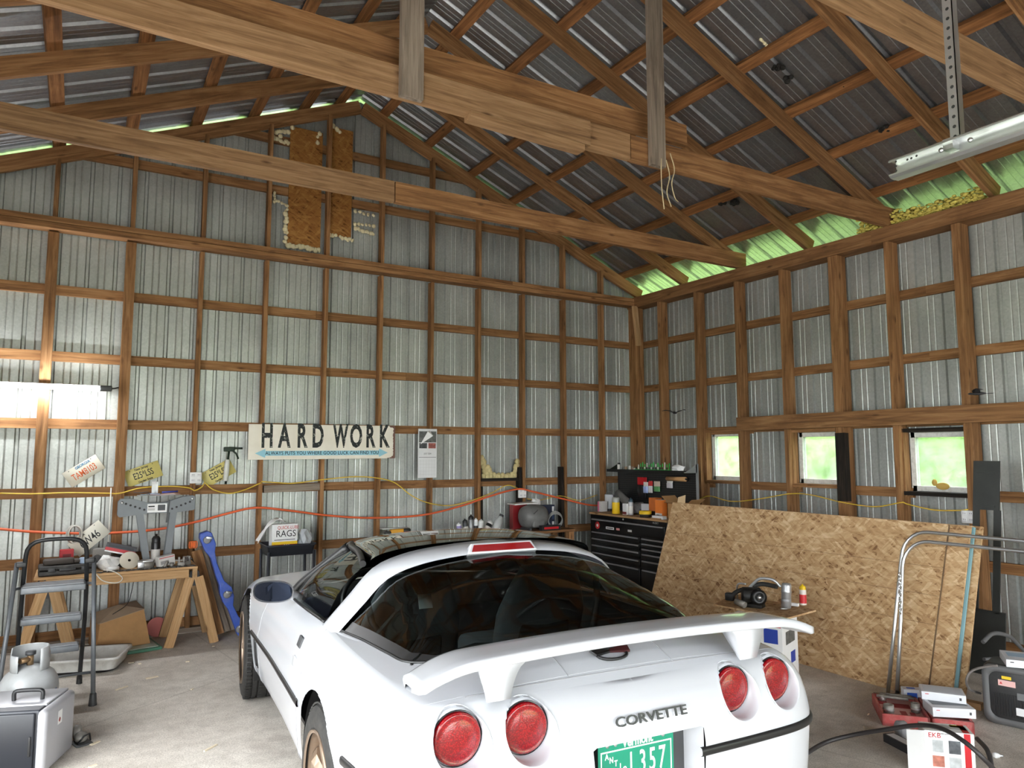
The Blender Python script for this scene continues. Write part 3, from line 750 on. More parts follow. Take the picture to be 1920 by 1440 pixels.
# wheels -----------------------------------------------------------
def make_wheel():
    w = bpy.data.objects.new('wheel', None); COL.objects.link(w); w.parent = CAR
    R, RR, W = .335, .232, .255
    RX = Matrix(((1, 0, 0), (0, 0, 1), (0, -1, 0)))    # local z -> +v (outboard)
    prof = [(RR-.004, .115), (RR+.012, .124), (.275, .127), (.305, .122), (.322, .112), (.331, .09)]
    for g in (.072, .03, -.03, -.072): prof += [(R, g+.008), (R-.009, g+.005), (R-.009, g-.005), (R, g-.008)]
    prof += [(.331, -.09), (.322, -.112), (.29, -.127), (RR, -.12)]
    MB().lathe(prof, 64, rot=RX, smooth=False).build('tire', RUBBER, w)
    tr_ = MB()
    for k in range(72):
        a = 2*math.pi*k/72
        for (zz, l) in ((.092, .034), (-.092, .034), (0, .05)):
            tr_.box((R*math.cos(a)*.9985, zz, R*math.sin(a)*.9985), (.007, l, .017), rot=(0, -a, .25))
    tr_.build('tread', RUBBER, w)['kind'] = 'stuff'
    rim = MB().lathe([(RR-.008, .124), (RR+.004, .130), (RR+.003, .112), (RR-.012, .098), (RR-.016, .02), (RR-.03, -.08), (RR, -.12)], 48, rot=RX).build('rim', BRONZE, w)
    for k in range(5):
        a = 2*math.pi*k/5+.3
        sp = MB()
        rows = []
        for f in np.linspace(0, 1, 6):
            r = .045+(RR-.022-.045)*f; hw = .034+.022*f*f-.006*f; y = .075+.03*f
            if f > .99: y = .092
            c_, s_ = math.cos(a), math.sin(a)
            ring = []
            for (t, dy) in ((-hw, -.03), (-hw, -.008), (-hw*.35, .012), (hw*.35, .012), (hw, -.008), (hw, -.03)):
                ring.append((r*c_-t*s_, y+dy, r*s_+t*c_))
            rows.append(ring)
        sp.grid(rows, closed_u=True, smooth=False); sp.build('spoke', BRONZE, rim)
    MB().lathe([(.06, .06), (.058, .092), (.045, .10), (.03, .104), (0, .105)], 24, rot=RX).build('hub_cap', BRONZE, rim)
    MB().lathe([(0, -.02), (.15, -.02), (.15, .0), (0, .0)], 32, rot=RX).build('brake_disc', DUSTY, w)
    return w
wh = make_wheel()
for k_, (u, v, fl) in enumerate([(0, .768, 0), (0, -.768, 1), (2.443, .785, 0), (2.443, -.768, 1)]):
    o = wh if k_ == 0 else copy_tree(wh, CAR)
    o.location = (u, v, .335); o.rotation_euler = (0, k_*.4, math.pi*fl) if k_ != 2 else (0, .5, -.05)
for (cu, cz, R) in ARCH:
    for s_ in (1, -1):
        ln = MB(); rows = []
        for a in np.linspace(-.35, math.pi+.35, 28):
            du, dz = math.cos(a)*(R+.004), math.sin(a)*(R+.004)
            rows.append([(cu+du, s_*.872, cz+dz), (cu+du, s_*.62, cz+dz), (cu+du*.3, s_*.60, cz+dz*.3)])
        ln.grid(rows); ln.build('wheel_liner', TRIM, CAR)
# underbody so that light does not pass through
MB().bbox((-.85, -.72, .2), (3.3, .72, .22)).build('underbody', TRIM, CAR)
# rear wing ---------------------------------------------------------
def wing_sec(v):
    a = abs(v)
    uc = -.80+.0*a-.11*(a/.8)**2*0-.04*(a/.8)**2; ch = .20 if a < .62 else .20-.03*(a-.62)/.19
    z = 1.028-.016*(a/.8)**2-(.050*((a-.60)/.21)**2 if a > .60 else 0); th = .038
    return uc, ch, z, th
def foil(v, tip=1.0):
    uc, ch, z, th = wing_sec(v); pts = []
    for (x, y) in ((0, 0), (.06, .45), (.2, .62), (.45, .62), (.75, .55), (.96, .52), (1.0, .42), (1.0, -.25), (.96, -.36), (.75, -.34), (.45, -.36), (.2, -.36), (.06, -.3)):
        pts.append((uc-.0-ch*.5+(ch*(1-x)*tip if tip < 1 else ch*(1-x))-.02, v, z+th*y*tip+.01*(x-.5)))
    return pts
rows = []
VW = list(np.linspace(-.78, .78, 53))
rows.append([(p[0]*.35+.65*(-.85), -.806, p[2]*.4+.6*.955) for p in foil(-.78)])
rows.append([(p[0]*.9+.1*(-.85), -.800, p[2]*.85+.15*.955) for p in foil(-.78)])
for v in VW: rows.append(foil(v))
rows.append([(p[0]*.9+.1*(-.85), .800, p[2]*.85+.15*.955) for p in foil(.78)])
rows.append([(p[0]*.35+.65*(-.85), .806, p[2]*.4+.6*.955) for p in foil(.78)])
wg = MB().grid(rows, closed_u=True)
wing = wg.build('rear_wing', CARW, CAR)
for s_ in (1, -1):
    sp = MB(); rows = []
    # upright: wide at the top under the wing, narrowing to a foot on the tail edge, with a raked leading edge
    for f in np.linspace(0, 1, 9):
        z = .893+(1.022-.893)*f
        ur = -.875-.015*f                    # rear edge
        uf = -.845+.115*f**.8                    # front edge rakes forward
        vo_, vi = s_*(.560+.035*f), s_*(.475-.05*f**2)
        if f > .7: vi -= s_*.03*((f-.7)/.3)**2
        rows.append([(ur, vo_, z), (ur-.004, (vo_+vi)/2, z), (ur, vi, z), (uf, vi+(vo_-vi)*.25, z), (uf+.01, (vo_+vi)/2, z), (uf, vo_-(vo_-vi)*.25, z)])
    sp.grid(rows, closed_u=True); sp.build('wing_support', CARW, wing)
# small fittings ---------------------------------------------------
def dz_deck(u, v):
    w = np.interp(u, top[10:-10, 0], top[10:-10, 1]); return top_z(u, v, w, zt_(u))
em = MB(); ez = dz_deck(-.73, 0)+.004
em.tube([(-.735+.030*math.cos(a), .0+.062*math.sin(a), ez+.010*math.cos(a)) for a in np.linspace(0, 2*math.pi, 20, endpoint=False)], .006, 6, closed=True)
emo = em.build('emblem', TRIM, CAR)
MB().box((-.715, .035, ez+.009), (.035, .085, .008), rot=(0, -.3, .3)).build('flag', TRIM, emo)
MB().box((-.715, -.038, ez+.009), (.035, .085, .008), rot=(0, -.3, -.3)).build('flag', plain('flag_dark_red', (58, 16, 18), .5), emo)
seams = []
seams.append([(u, v, dz_deck(u, v)+.0012) for (u, v) in cr([(-.80, .60), (-.803, .3), (-.805, 0), (-.803, -.3), (-.80, -.60)], 40)])
for vv in (.22, -.22): seams.append([(u, vv, dz_deck(u, vv)+.0012) for u in np.linspace(-.80, -.66, 8)])
for sm in seams: MB().tube(sm, .0014, 5).build('panel_gap', SEAM, body)
for s_ in (1, -1):
    # door shut line and fender line, following the body side
    for (uu, slope) in ((.36, .16), (1.72, .10)):
        ln = []
        for t in np.linspace(.03, 1, 30):
            ut = uu+slope*(1-t)*1.2
            i = int(np.argmin(abs(OUT[:, 0]-ut)+(OUT[:, 1] < .6)*9)); p = body_pt(i, t)
            ln.append((p[0]-NRM[i, 0]*.0006, s_*(p[1]-NRM[i, 1]*.0006), p[2]))
        MB().tube(ln, .0022, 5).build('door_gap', SEAM, body)
    # door handle: dark flap over a white dish
    i = int(np.argmin(abs(OUT[:, 0]-.60)+(OUT[:, 1] < .6)*9)); p = body_pt(i, .84)
    hd = MB().rbox((p[0], s_*(p[1]+.002), p[2]), (.075, .012, .05), .004, rot=(s_*.35, 0, 0)).build('door_handle', DGREY, CAR)
    p2 = body_pt(i, .70); MB().rbox((p2[0], s_*(p2[1]-.001), p2[2]+.005), (.08, .01, .045), .004, rot=(s_*.15, 0, 0)).build('handle_dish', CARW, hd)
    for k_ in range(3):
        ln = []
        for t in np.linspace(.18, .46, 8):
            i = int(np.argmin(abs(OUT[:, 0]-(1.93-.035*k_))+(OUT[:, 1] < .6)*9)); q_ = body_pt(i, t); ln.append((q_[0], s_*q_[1], q_[2]))
        MB().tube(ln, .006, 6).build('side_vent', TRIM, CAR)
    # wing mirror
    mr = MB(); rows = []
    for f in np.linspace(0, 1, 9):
        k_ = math.sin(math.pi*(.08+.92*f)/2) if f < 1 else 1
        du = .10*(1-f)
        ring = []
        for a in np.linspace(0, 2*math.pi, 22, endpoint=False):
            ca, sa = math.cos(a), math.sin(a)
            ring.append((1.13+du-.02*sa, s_*(.905+.105*k_*math.copysign(abs(ca)**.75, ca)), .925+.062*k_*math.copysign(abs(sa)**.75, sa)+.012*ca))
        rows.append(ring)
    mr.grid(rows, closed_u=True); mr.add([rows[0][i] for i in range(22)], [tuple(range(22))], True)
    mo = mr.build('door_mirror', CARW, CAR)
    gm = MB(); c0 = []
    for a in np.linspace(0, 2*math.pi, 28, endpoint=False):
        ca, sa = math.cos(a), math.sin(a); c0.append((1.130-.02*sa, s_*(.905+.097*math.copysign(abs(ca)**.75, ca)), .925+.054*math.copysign(abs(sa)**.75, sa)+.012*ca))
    gm.add(c0, [tuple(range(28))]); gm.build('mirror_glass', plain('mirror_glass', (44, 50, 64), 0.05, 0.9), mo)
    MB().tube([(1.19, s_*.75, .865), (1.19, s_*.80, .89), (1.17, s_*.86, .905)], [.03, .028, .03], 8).build('mirror_arm', CARW, mo)
MB().lathe([(.0, .006), (.006, .004), (.007, 0)], 10, (-.45, .66, dz_deck(-.45, .66)), rot=(0, 0, 0)).build('lock', TRIM, CAR)
# ================================================================ windows
FRAMEW = plain('window_white', (224, 224, 218), 0.6, var=0.08, dirt=(120, 110, 96), dirt_amt=0.4, vscale=12)
n = NT('dusty_pane')
tr = n.add('ShaderNodeBsdfTransparent', {'Color': (0.66, 0.70, 0.68, 1)}); df = n.add('ShaderNodeBsdfTranslucent', {'Color': (0.6, 0.62, 0.61, 1)})  # dusty glass; the even tint also holds back the bright outside
v = n.coord('Object'); f = n.ramp(n.noise(v, 9, 6, 0.7), [(0.35, (0.05, 0.05, 0.05, 1)), (0.7, (0.25, 0.25, 0.25, 1))])
mx = n.add('ShaderNodeMixShader'); n.l.new(f, mx.inputs[0]); n.l.new(tr.outputs[0], mx.inputs[1]); n.l.new(df.outputs[0], mx.inputs[2])
n.l.new(mx.outputs[0], n.n['Material Output'].inputs[0]); PANE = n.m
for k, (y0, y1, z0, z1) in enumerate(WIN):
    w = struct('window_%d' % (k+1))
    fw = .035
    mt = FRAMEW
    for (a, b) in (((XR+.01, y0-.01, z0-.01), (XR+.07, y0+fw, z1+.01)), ((XR+.01, y1-fw, z0-.01), (XR+.07, y1+.01, z1+.01)), ((XR+.01, y0, z0-.01), (XR+.07, y1, z0+fw)), ((XR+.01, y0, z1-fw), (XR+.07, y1, z1+.01))):
        MB().bbox(a, b).build('window_frame', mt, w)
    MB().bbox((XR+.035, y0+fw, z0+fw), (XR+.039, y1-fw, z1-fw)).build('pane', PANE, w)
    for yy in (y0-.03, y1+.03):
        board('window_jamb', (XR-.045, yy, z0-.06), (XR-.045, yy, z1+.06), .09, .035, (1, 0, 0), CHAR if k == 2 and yy < y1 else WOOD, w)
    board('window_sill', (XR-.04, y0-.03, z0-.03), (XR-.04, y1+.03, z0-.03), .035, .12, (0, 0, 1), CHAR if k == 2 else WOOD, w)
    board('window_head', (XR-.04, y0-.03, z1+.03), (XR-.04, y1+.03, z1+.03), .035, .10, (0, 0, 1), CHAR if k == 2 else WOOD, w)
n = NT('yellow_nest'); n.set(col=srgb(214, 176, 96), rough=0.95); NESTY = n.m
o = MB().ball((XR-.0, -4.05, 1.37), .04, sc=(.4, 1.5, .8)).ball((XR-.0, -3.98, 1.40), .025, sc=(.5, 1, 1.2)).build('wax_lump', NESTY)
tag(o, 'small yellowish waxy lump on the sill of the last charred window', 'lump')
# ================================================================ patches, foam, insulation on the walls
def osb_mat(name, tone=1.0, sat=1.0):
    n = NT(name); cols = []
    fac = None
    for (ang_, sc, seed) in ((0.12, 11.5, 0), (0.9, 12.5, 3.1), (-0.45, 11.0, 7.7), (2.5, 13, 5.2)):
        mp = n.coord('Object', scale=(sc*1.0, sc*4.2, sc*4.2), rot=(0, 0, ang_), tex=True)
        vv = n.add('ShaderNodeVectorMath', operation='ADD'); n.l.new(mp, vv.inputs[0]); vv.inputs[1].default_value = (seed, seed*2, 0)
        vo = n.add('ShaderNodeTexVoronoi'); n.l.new(vv.outputs[0], vo.inputs['Vector']); vo.inputs['Scale'].default_value = 1.0
        cols.append(vo.outputs['Color'])
    sp = [n.add('ShaderNodeSeparateColor', {'Color': c}) for c in cols]
    tone1 = n.math('MAXIMUM', n.math('MULTIPLY', sp[0].outputs[0], sp[0].outputs[1]), n.math('MULTIPLY', sp[1].outputs[0], sp[1].outputs[1]))
    tone2 = n.math('MAXIMUM', n.math('MULTIPLY', sp[2].outputs[0], sp[2].outputs[1]), n.math('MULTIPLY', sp[3].outputs[0], sp[3].outputs[1]))
    t = n.math('ADD', n.math('MULTIPLY', tone1, .55), n.math('MULTIPLY', tone2, .55))
    g = lambda r, gg, b: srgb(min(255, r*tone), min(255, gg*tone*(2-sat)), min(255, b*tone*(2-sat)**3))
    c = n.ramp(t, [(0.07, g(132, 98, 66)), (0.17, g(178, 142, 101)), (0.42, g(196, 162, 120)), (0.62, g(208, 177, 136)), (0.85, g(222, 195, 156))])
    fine = n.ramp(n.noise(n.coord('Object', scale=(25, 110, 1), rot=(0, 0, .4), tex=True), 1, 3), [(0.3, (0.82, 0.8, 0.78, 1)), (0.6, (1, 1, 1, 1))])
    c = n.mix(0.7, c, fine, 'MULTIPLY')
    n.set(col=c, rough=0.85, spec=0.2); n.bump(t, 0.4, 0.003)
    MATS[name] = n.m; return n.m
OSB = osb_mat('osb'); OSBD = osb_mat('osb_dark', .80, 1.16)
FOAM = plain('spray_foam', (226, 214, 176), 0.9, var=0.1, vscale=25)
FOAMY = plain('spray_foam_yellow', (206, 190, 140), 0.9, var=0.15, vscale=25)
INSUL = plain('yellow_insulation', (206, 190, 96), 0.98, var=0.25, vscale=30)
def osb_panel(name, p0, p1, yc, th, mat, parent):
    """upright panel lying in the xz plane; local frame x right, y up"""
    o = MB().box((0, 0, 0), (p1[0]-p0[0], p1[1]-p0[1], th)).build(name, mat, parent)
    o.rotation_euler = (math.pi/2, 0, 0); o.location = ((p0[0]+p1[0])/2, yc, (p0[1]+p1[1])/2); return o
osb_panel('osb_patch', (-4.80, 3.86), (-4.45, 5.17), -.012, .012, OSBD, wb)
osb_panel('osb_patch', (-4.39, 4.04), (-4.11, 5.27), -.012, .012, OSBD, wb)
def foam_run(path, r, name, parent, mat=FOAM, seed=1):
    rng = random.Random(seed); mb = MB()
    for i, p in enumerate(path):
        for k in range(2):
            rr = r*rng.uniform(.6, 1.25)
            mb.ball((p[0]+rng.uniform(-.5, .5)*r, p[1]+rng.uniform(-.2, .2)*r, p[2]+rng.uniform(-.5, .5)*r), rr, 8, 6, sc=(1, .6, 1))
    o = mb.build(name, mat, parent); o['kind'] = 'stuff'; return o
def seg(a, b, n): return [tuple(np.array(a)*(1-t)+np.array(b)*t) for t in np.linspace(0, 1, n)]
Yf = -.02
foam_run(seg((-4.80, Yf, 3.86), (-4.46, Yf, 3.85), 12)+seg((-4.82, Yf, 4.28), (-4.82, Yf, 3.9), 10), .024, 'spray_foam', wb, seed=2)
foam_run(seg((-4.98, Yf, 5.06), (-4.82, Yf, 5.10), 6)+seg((-4.98, Yf, 5.0), (-4.82, Yf, 4.97), 6)+[(-4.90, Yf, 5.03), (-4.78, Yf, 5.15), (-4.82, Yf, 4.75), (-4.83, Yf, 4.70)], .022, 'spray_foam', wb, seed=3)
foam_run([(-4.50, Yf, 5.12), (-4.50, Yf, 5.05), (-4.49, Yf, 5.16), (-4.33, Yf, 5.28), (-4.30, Yf, 5.25), (-4.26, Yf, 5.23), (-4.08, Yf, 4.70), (-4.08, Yf, 4.63)], .022, 'spray_foam', wb, seed=4)
foam_run(seg((-4.38, Yf, 4.05), (-4.10, Yf, 4.02), 9)+seg((-4.07, Yf, 4.16), (-3.86, Yf, 4.13), 8)+seg((-4.07, Yf, 4.21), (-3.86, Yf, 4.22), 6)+seg((-4.07, Yf, 4.36), (-3.86, Yf, 4.34), 5), .02, 'spray_foam', wb, seed=5)
foam_run(seg((-4.93, Yf, 4.32), (-4.84, Yf, 4.30), 4)+seg((-4.95, Yf, 4.3), (-4.94, Yf, 4.4), 4), .015, 'spray_foam', wb, seed=6)
# foam heap in the bay with the burnt sill
fx0, fx1 = STUDX[3]+.03, STUDX[2]-.04
foam_run(seg((fx0+.04, Yf, 1.62), (fx0+.1, Yf, 1.42), 9)+seg((fx0+.05, Yf, 1.40), (fx1-.06, Yf, 1.385), 16)+seg((fx1-.02, Yf, 1.56), (fx1-.06, Yf, 1.40), 7)+seg((fx0+.12, Yf, 1.5), (fx0+.17, Yf, 1.40), 5), .034, 'spray_foam', wb, FOAMY, 7)
board('burnt_sill', (fx0, YB-.05, 1.355), (fx1, YB-.05, 1.355), .035, .07, (0, 0, 1), CHAR, wb)
board('blocking_board', (STUDX[7]+.04, YB-.05, 1.31), (STUDX[6]-.02, YB-.05, 1.325), .07, .05, (0, 0, 1), WOODG, wb)
# insulation wads stuffed in the eave gap of the right wall
def insul(y0, y1, seed):
    rng = random.Random(seed); mb = MB()
    m = int(abs(y1-y0)/.010)
    for i in range(m):
        y = y0+(y1-y0)*i/m
        for k in range(9):
            mb.ball((XR-.02+rng.uniform(-.11, .04), y+rng.uniform(-.02, .02), ZPL+.035+rng.uniform(-.02, .12)*rng.random()), rng.uniform(.010, .022), 5, 4, sc=(1, 1.4, .7))
    o = mb.build('insulation_wad', INSUL, wr); o['kind'] = 'stuff'
insul(-3.79, -4.57, 11); insul(-3.45, -3.66, 12)
# bird nests and muck on the roof metal
NEST = plain('dark_nest', (28, 25, 22), 0.95, var=0.4, vscale=30)
for k_, (px, py, yy) in enumerate([(1478, 145, -3.9), (1458, 127, -3.9), (1580, 163, -4.2), (1658, 240, -4.3), (1352, 380, -2.4), (1378, 378, -2.4)]):
    d0 = PX(px, py, 1, yy)
    # slide along the view ray until it meets the roof sheet
    best = min((abs(PX(px, py, 1, y_).z-(zroof(PX(px, py, 1, y_).x)-.012)), y_) for y_ in np.linspace(-1, -5.5, 400) if PX(px, py, 1, y_).x < 0)
    p = PX(px, py, 1, best[1]); rng = random.Random(k_); mb = MB()
    for _ in range(9): mb.ball((p.x+rng.uniform(-.035, .035), p.y+rng.uniform(-.035, .035), p.z+rng.uniform(-.02, .0)), rng.uniform(.012, .028), 6, 4)
    o = mb.build('mud_nest', NEST, ce); o['kind'] = 'stuff'
# white dried foam streak on the roof
best = min((abs(PX(1450, 60, 1, y_).z-(zroof(PX(1450, 60, 1, y_).x)-.01)), y_) for y_ in np.linspace(-2, -5.5, 400) if PX(1450, 60, 1, y_).x < 0)
p = PX(1450, 60, 1, best[1]); mb = MB(); rng = random.Random(5)
for t in np.linspace(0, 1, 26):
    mb.ball((p.x+.10-.02*t+rng.uniform(-.012, .012), p.y+.10-.22*t, p.z-.04+.0*t+rng.uniform(-.006, .006)), rng.uniform(.008, .016), 6, 4)
for t in np.linspace(0, 1, 10): mb.ball((p.x+.10-.10*t, p.y+.12, p.z-.04+.042*t), rng.uniform(.008, .015), 6, 4)
mb.build('foam_streak', FOAM, ce)['kind'] = 'stuff'
# twine hanging from the second hanger post
TW = plain('twine', (196, 178, 140), 0.9)
for k_, pts in enumerate([[(-3.0, -3.83, 3.80), (-2.98, -3.84, 3.68), (-3.01, -3.84, 3.55), (-2.97, -3.84, 3.45)], [(-2.96, -3.83, 3.86), (-2.93, -3.84, 3.74), (-2.97, -3.85, 3.62), (-2.93, -3.84, 3.52), (-2.90, -3.84, 3.50)], [(-3.05, -3.83, 3.80), (-3.06, -3.84, 3.60), (-3.04, -3.84, 3.42)]]):
    MB().tube(cr(pts, 16), .004, 5).build('twine', TW, ce)
# ================================================================ things hung on the back wall
# ---- strip lamp
n = NT('lamp_glow'); n.set(col=(1, 1, 1, 1), emit=(0.95, 0.97, 1.0, 1), estr=120.0); GLOW = n.m
lt = thing('strip_light', 'lit white tube light mounted level on the studs above the workbench', 'lamp', (-6.9, -.13, 2.26))
MB().rbox((-.02, .012, .0), (1.12, .03, .045), .008).build('housing', WHITE, lt)
MB().tube([(-.55, -.018, -.012), (.45, -.018, -.012)], .016, 14).build('tube', GLOW, lt)
MB().rbox((.50, -.01, -.004), (.10, .045, .05), .01).build('end_cap', DGREY, lt)
MB().tube([(.5, -.01, -.01), (.57, .0, .0), (.60, .02, .01)], .006, 6).build('cord', BLACK, lt)
# ---- big slogan sign
n = NT('enamel_sign')
tc = n.add('ShaderNodeTexCoord'); sx = n.add('ShaderNodeSeparateXYZ'); n.l.new(tc.outputs['Generated'], sx.inputs[0])
def edge_d(o_, size): return n.math('MULTIPLY', n.math('MINIMUM', o_, n.math('SUBTRACT', 1.0, o_)), size)
ed = n.math('MINIMUM', edge_d(sx.outputs[0], 1.55), edge_d(sx.outputs[2], .355))
nz = n.math('MULTIPLY', n.math('SUBTRACT', n.noise(n.coord('Object'), 34, 6, .7), .42), .09)
big = n.math('MULTIPLY', n.math('SUBTRACT', sx.outputs[0], .955), .6)
rs = n.ramp(n.math('SUBTRACT', n.math('ADD', nz, n.math('MAXIMUM', big, -0.02)), n.math('SUBTRACT', ed, .0)), [(0.0, (0, 0, 0, 1)), (0.004, (1, 1, 1, 1))])
cream = n.ramp(n.noise(n.coord('Object'), 5, 5), [(0.3, srgb(226, 218, 200)), (0.7, srgb(240, 234, 220))])
n.set(col=n.mix(rs, cream, srgb(112, 78, 66)), rough=0.5); SIGNM = n.m
n = NT('worn_black_ink'); n.set(col=n.mix(n.ramp(n.noise(n.coord('Object', scale=(1, 1, 1)), 26, 5, .7), [(0.56, (0, 0, 0, 1)), (0.62, (.8, .8, .8, 1))]), srgb(20, 26, 26), srgb(200, 200, 186)), rough=0.6); INK = n.m
SKYB = plain('sign_blue', (150, 202, 216), 0.6, var=0.06); INKN = plain('navy_ink', (28, 44, 58), 0.6)
sg = thing('slogan_sign', 'long cream metal sign with rusty edges reading hard work above a blue arrow', 'sign', (-4.365, -.100, 1.788), rot=(0, -.006, 0))
MB().box((0, 0, 0), (1.55, .006, .355)).build('sign_panel', SIGNM, sg)
for ch, xx in zip('HARDWORK', (-.575, -.405, -.228, -.062, .180, .350, .508, .665)):
    text('sign_letter', ch, .335, INK, sg, (xx-.02, -.0045, .052), (math.pi/2, 0, 0), sx=.50 if ch != 'W' else .44, bold=.011)
MB().prism([(-.70, 0), (-.60, .045), (-.60, .024), (.60, .024), (.60, .045), (.70, 0), (.60, -.045), (.60, -.024), (-.60, -.024), (-.60, -.045)], .002, rot=(math.pi/2, 0, 0), org=(-.01, -.003, -.115)).build('arrow', SKYB, sg)
text('sign_slogan', 'ALWAYS PUTS YOU WHERE GOOD LUCK CAN FIND YOU', .051, INKN, sg, (-.012, -.0058, -.115), (math.pi/2, 0, 0), sx=.86, spacing=1.05, bold=.0006)
# ---- calendar
ca = thing('wall_calendar', 'tall white wall calendar with a curled picture page pinned to a stud', 'calendar', (-3.195, -.094, 1.67))
MB().box((0, 0, 0), (.228, .006, .55)).build('calendar_pages', PAPER, ca)
PH = plain('photo_grey', (96, 98, 96), 0.5, var=0.6, vscale=22); PH2 = plain('photo_dark', (70, 72, 74), 0.5, var=0.7, vscale=30); PHR = plain('photo_red', (150, 84, 76), 0.5, var=0.5, vscale=30)
def flat(name, c, w, h, mat, par, y=-.0036): return MB().box((c[0], y, c[1]), (w, .0008, h)).build(name, mat, par)
flat('picture', (0, .185), .212, .125, PH, ca); flat('picture', (-.055, .085), .095, .06, PH2, ca); flat('picture', (.055, .085), .09, .06, PHR, ca)
flat('date_bar', (0, -.045), .212, .004, DGREY, ca)
text('month', 'JULY 2024', .026, DGREY, ca, (0, -.0042, -.005), (math.pi/2, 0, 0), sx=.8)
LG = plain('print_light', (196, 196, 194), 0.8)
for k_ in range(5): flat('grid_line', (0, -.085-.038*k_), .205, .0016, LG, ca)
for k_ in range(6): flat('grid_line', (-.085+.034*k_, -.165), .0016, .19, LG, ca)
pgc = MB().add([(-.09, -.006, .10), (-.02, -.045, .245), (.02, -.012, .262), (.045, -.05, .195)], [(0, 1, 3), (1, 2, 3)]).build('curled_page', WHITE, ca, solid=.001)
# ---- old number plates
YP = plain('plate_yellow', (214, 200, 122), 0.45, var=0.08, vscale=12); OW = plain('plate_offwhite', (226, 222, 206), 0.45, var=0.06); INKB = plain('ink_black', (30, 30, 30), 0.6); INKBL = plain('ink_blue', (60, 140, 190), 0.6); INKO = plain('ink_orange', (214, 96, 40), 0.6)
def nplate(label, c, rot, mat, lines, hide=None, y=.012, w=.305, h=.152):
    t = thing('number_plate', label, 'number plate', (c[0], y, c[1]), rot=(0, -rot, 0), group='old number plates on the wall')
    MB().rbox((0, 0, 0), (w, .003, h), .0012, seg=1).build('plate', mat, t)
    for (s, size, x, z, m, sxx) in lines: text('plate_text', s, size, m, t, (x, -.0022, z), (math.pi/2, 0, 0), sx=sxx, bold=.0008)
    for (x, z) in ((-.1, .062), (.1, .062)): MB().lathe([(0, .001), (.004, 0)], 8, (x, -.002, z), rot=(math.pi/2, 0, 0)).build('plate_hole', INKB, t)
    return t
nplate('pale Georgia number plate tilted steeply on the wall left of the yellow ones', (-6.535, 1.513), .60, OW, [('GEORGIA', .034, 0.02, .053, INKBL, .9), ('TAM8103', .085, .0, -.012, INKO, .62)])
bx = MB().box((0, -.0, 0), (.3, .0006, .03))
nplate('yellow New Jersey number plate alone between two studs', (-6.052, 1.480), .36, YP, [('New Jersey', .032, 0, .056, INKB, .8), ('E25*LSS', .085, 0, -.004, INKB, .62), ('Garden State', .026, 0, -.062, INKB, .9)])
nplate('yellow New Jersey number plate behind the hanging caulking gun', (-5.392, 1.477), .52, YP, [('New Jersey', .032, 0, .056, INKB, .8), ('E25*LSS', .085, 0, -.004, INKB, .62), ('Garden State', .026, 0, -.062, INKB, .9)])
# ---- caulking gun hung on the wall
GG = plain('dark_green_metal', (38, 52, 42), 0.5, 0.3, var=0.15)
cg = thing('caulking_gun', 'dark green caulking gun hung nose down by the yellow plate', 'caulking gun', (-5.31, -.05, 1.70))
MB().tube([(0, 0, 0), (-.01, 0, -.14), (-.02, 0, -.33)], .011, 8).build('push_rod', GG, cg)
MB().lathe([(.024, 0), (.026, .10), (.022, .21)], 14, (-.022, 0, -.30), rot=(0, .05, 0)).build('cartridge_cradle', plain('tube_label', (206, 206, 200), .6, var=.2), cg)
MB().rbox((-.0, 0, .01), (.10, .024, .045), .008).build('head', GG, cg)
MB().tube([(.0, 0, .025), (.08, 0, .02), (.125, 0, .02)], .010, 8).build('handle', GG, cg)
MB().tube([(.03, 0, .0), (.07, 0, -.035), (.09, 0, -.085)], .009, 8).build('trigger', GG, cg)
# ---- outlet boxes
def outlet(label, loc, rot=(0, 0, 0)):
    t = thing('outlet_box', label, 'outlet', loc, rot=rot)
    MB().rbox((0, 0, 0), (.105, .035, .105), .006).build('cover_plate', WHITE, t)
    for (x, z) in ((-.026, .026), (.026, .026), (-.026, -.026), (.026, -.026)):
        MB().rbox((x, -.018, z), (.036, .004, .032), .003).build('socket', PAPER, t)
        for dx in (-.007, .007): MB().box((x+dx, -.0205, z+.004), (.003, .001, .010)).build('slot', BLACK, t)
    return t
outlet('white four-way outlet box beside the hanging caulking gun', (-5.612, -.107, 1.437))
outlet('white outlet box on a stud above the grey air tank', PX(979, 925, 1, -.107))
outlet('white outlet box below the charred window', (XR-.16, -4.335, 1.13), rot=(0, 0, -math.pi/2))
# ---- wires and the orange air hose (pixel paths on the stud plane)
YW = plain('yellow_cable', (226, 190, 70), 0.5); OR = plain('orange_hose', (226, 102, 58), 0.5); WW = plain('white_cable', (220, 218, 208), .5)
def path_px(pts, y, n=60): return cr([tuple(PX(a, b, 1, y)) for a, b in pts], n)
o = MB().tube(path_px([(0, 925), (60, 926), (130, 924), (200, 925), (225, 925), (265, 915), (320, 912), (355, 915), (365, 920), (380, 912), (383, 905), (400, 918), (430, 925), (460, 918), (490, 905)], -.098, 90), .006, 6).build('yellow_cable', YW); tag(o, 'yellow electric cable stapled along the girt above the workbench', 'cable')
o = MB().tube(path_px([(490, 903), (520, 905), (550, 906), (600, 900), (660, 894), (705, 896), (740, 905), (770, 928), (800, 942), (840, 948), (880, 940), (920, 925), (950, 910), (970, 915)], -.098, 90), .006, 6).build('yellow_cable', YW); tag(o, 'yellow electric cable sagging along the wall below the slogan sign', 'cable')
o = MB().tube(path_px([(988, 935), (1010, 938), (1050, 930), (1085, 938), (1120, 928)], -.098, 50), .005, 6).build('yellow_cable', YW); tag(o, 'yellow cable running from the corner outlet towards the tool chest', 'cable')
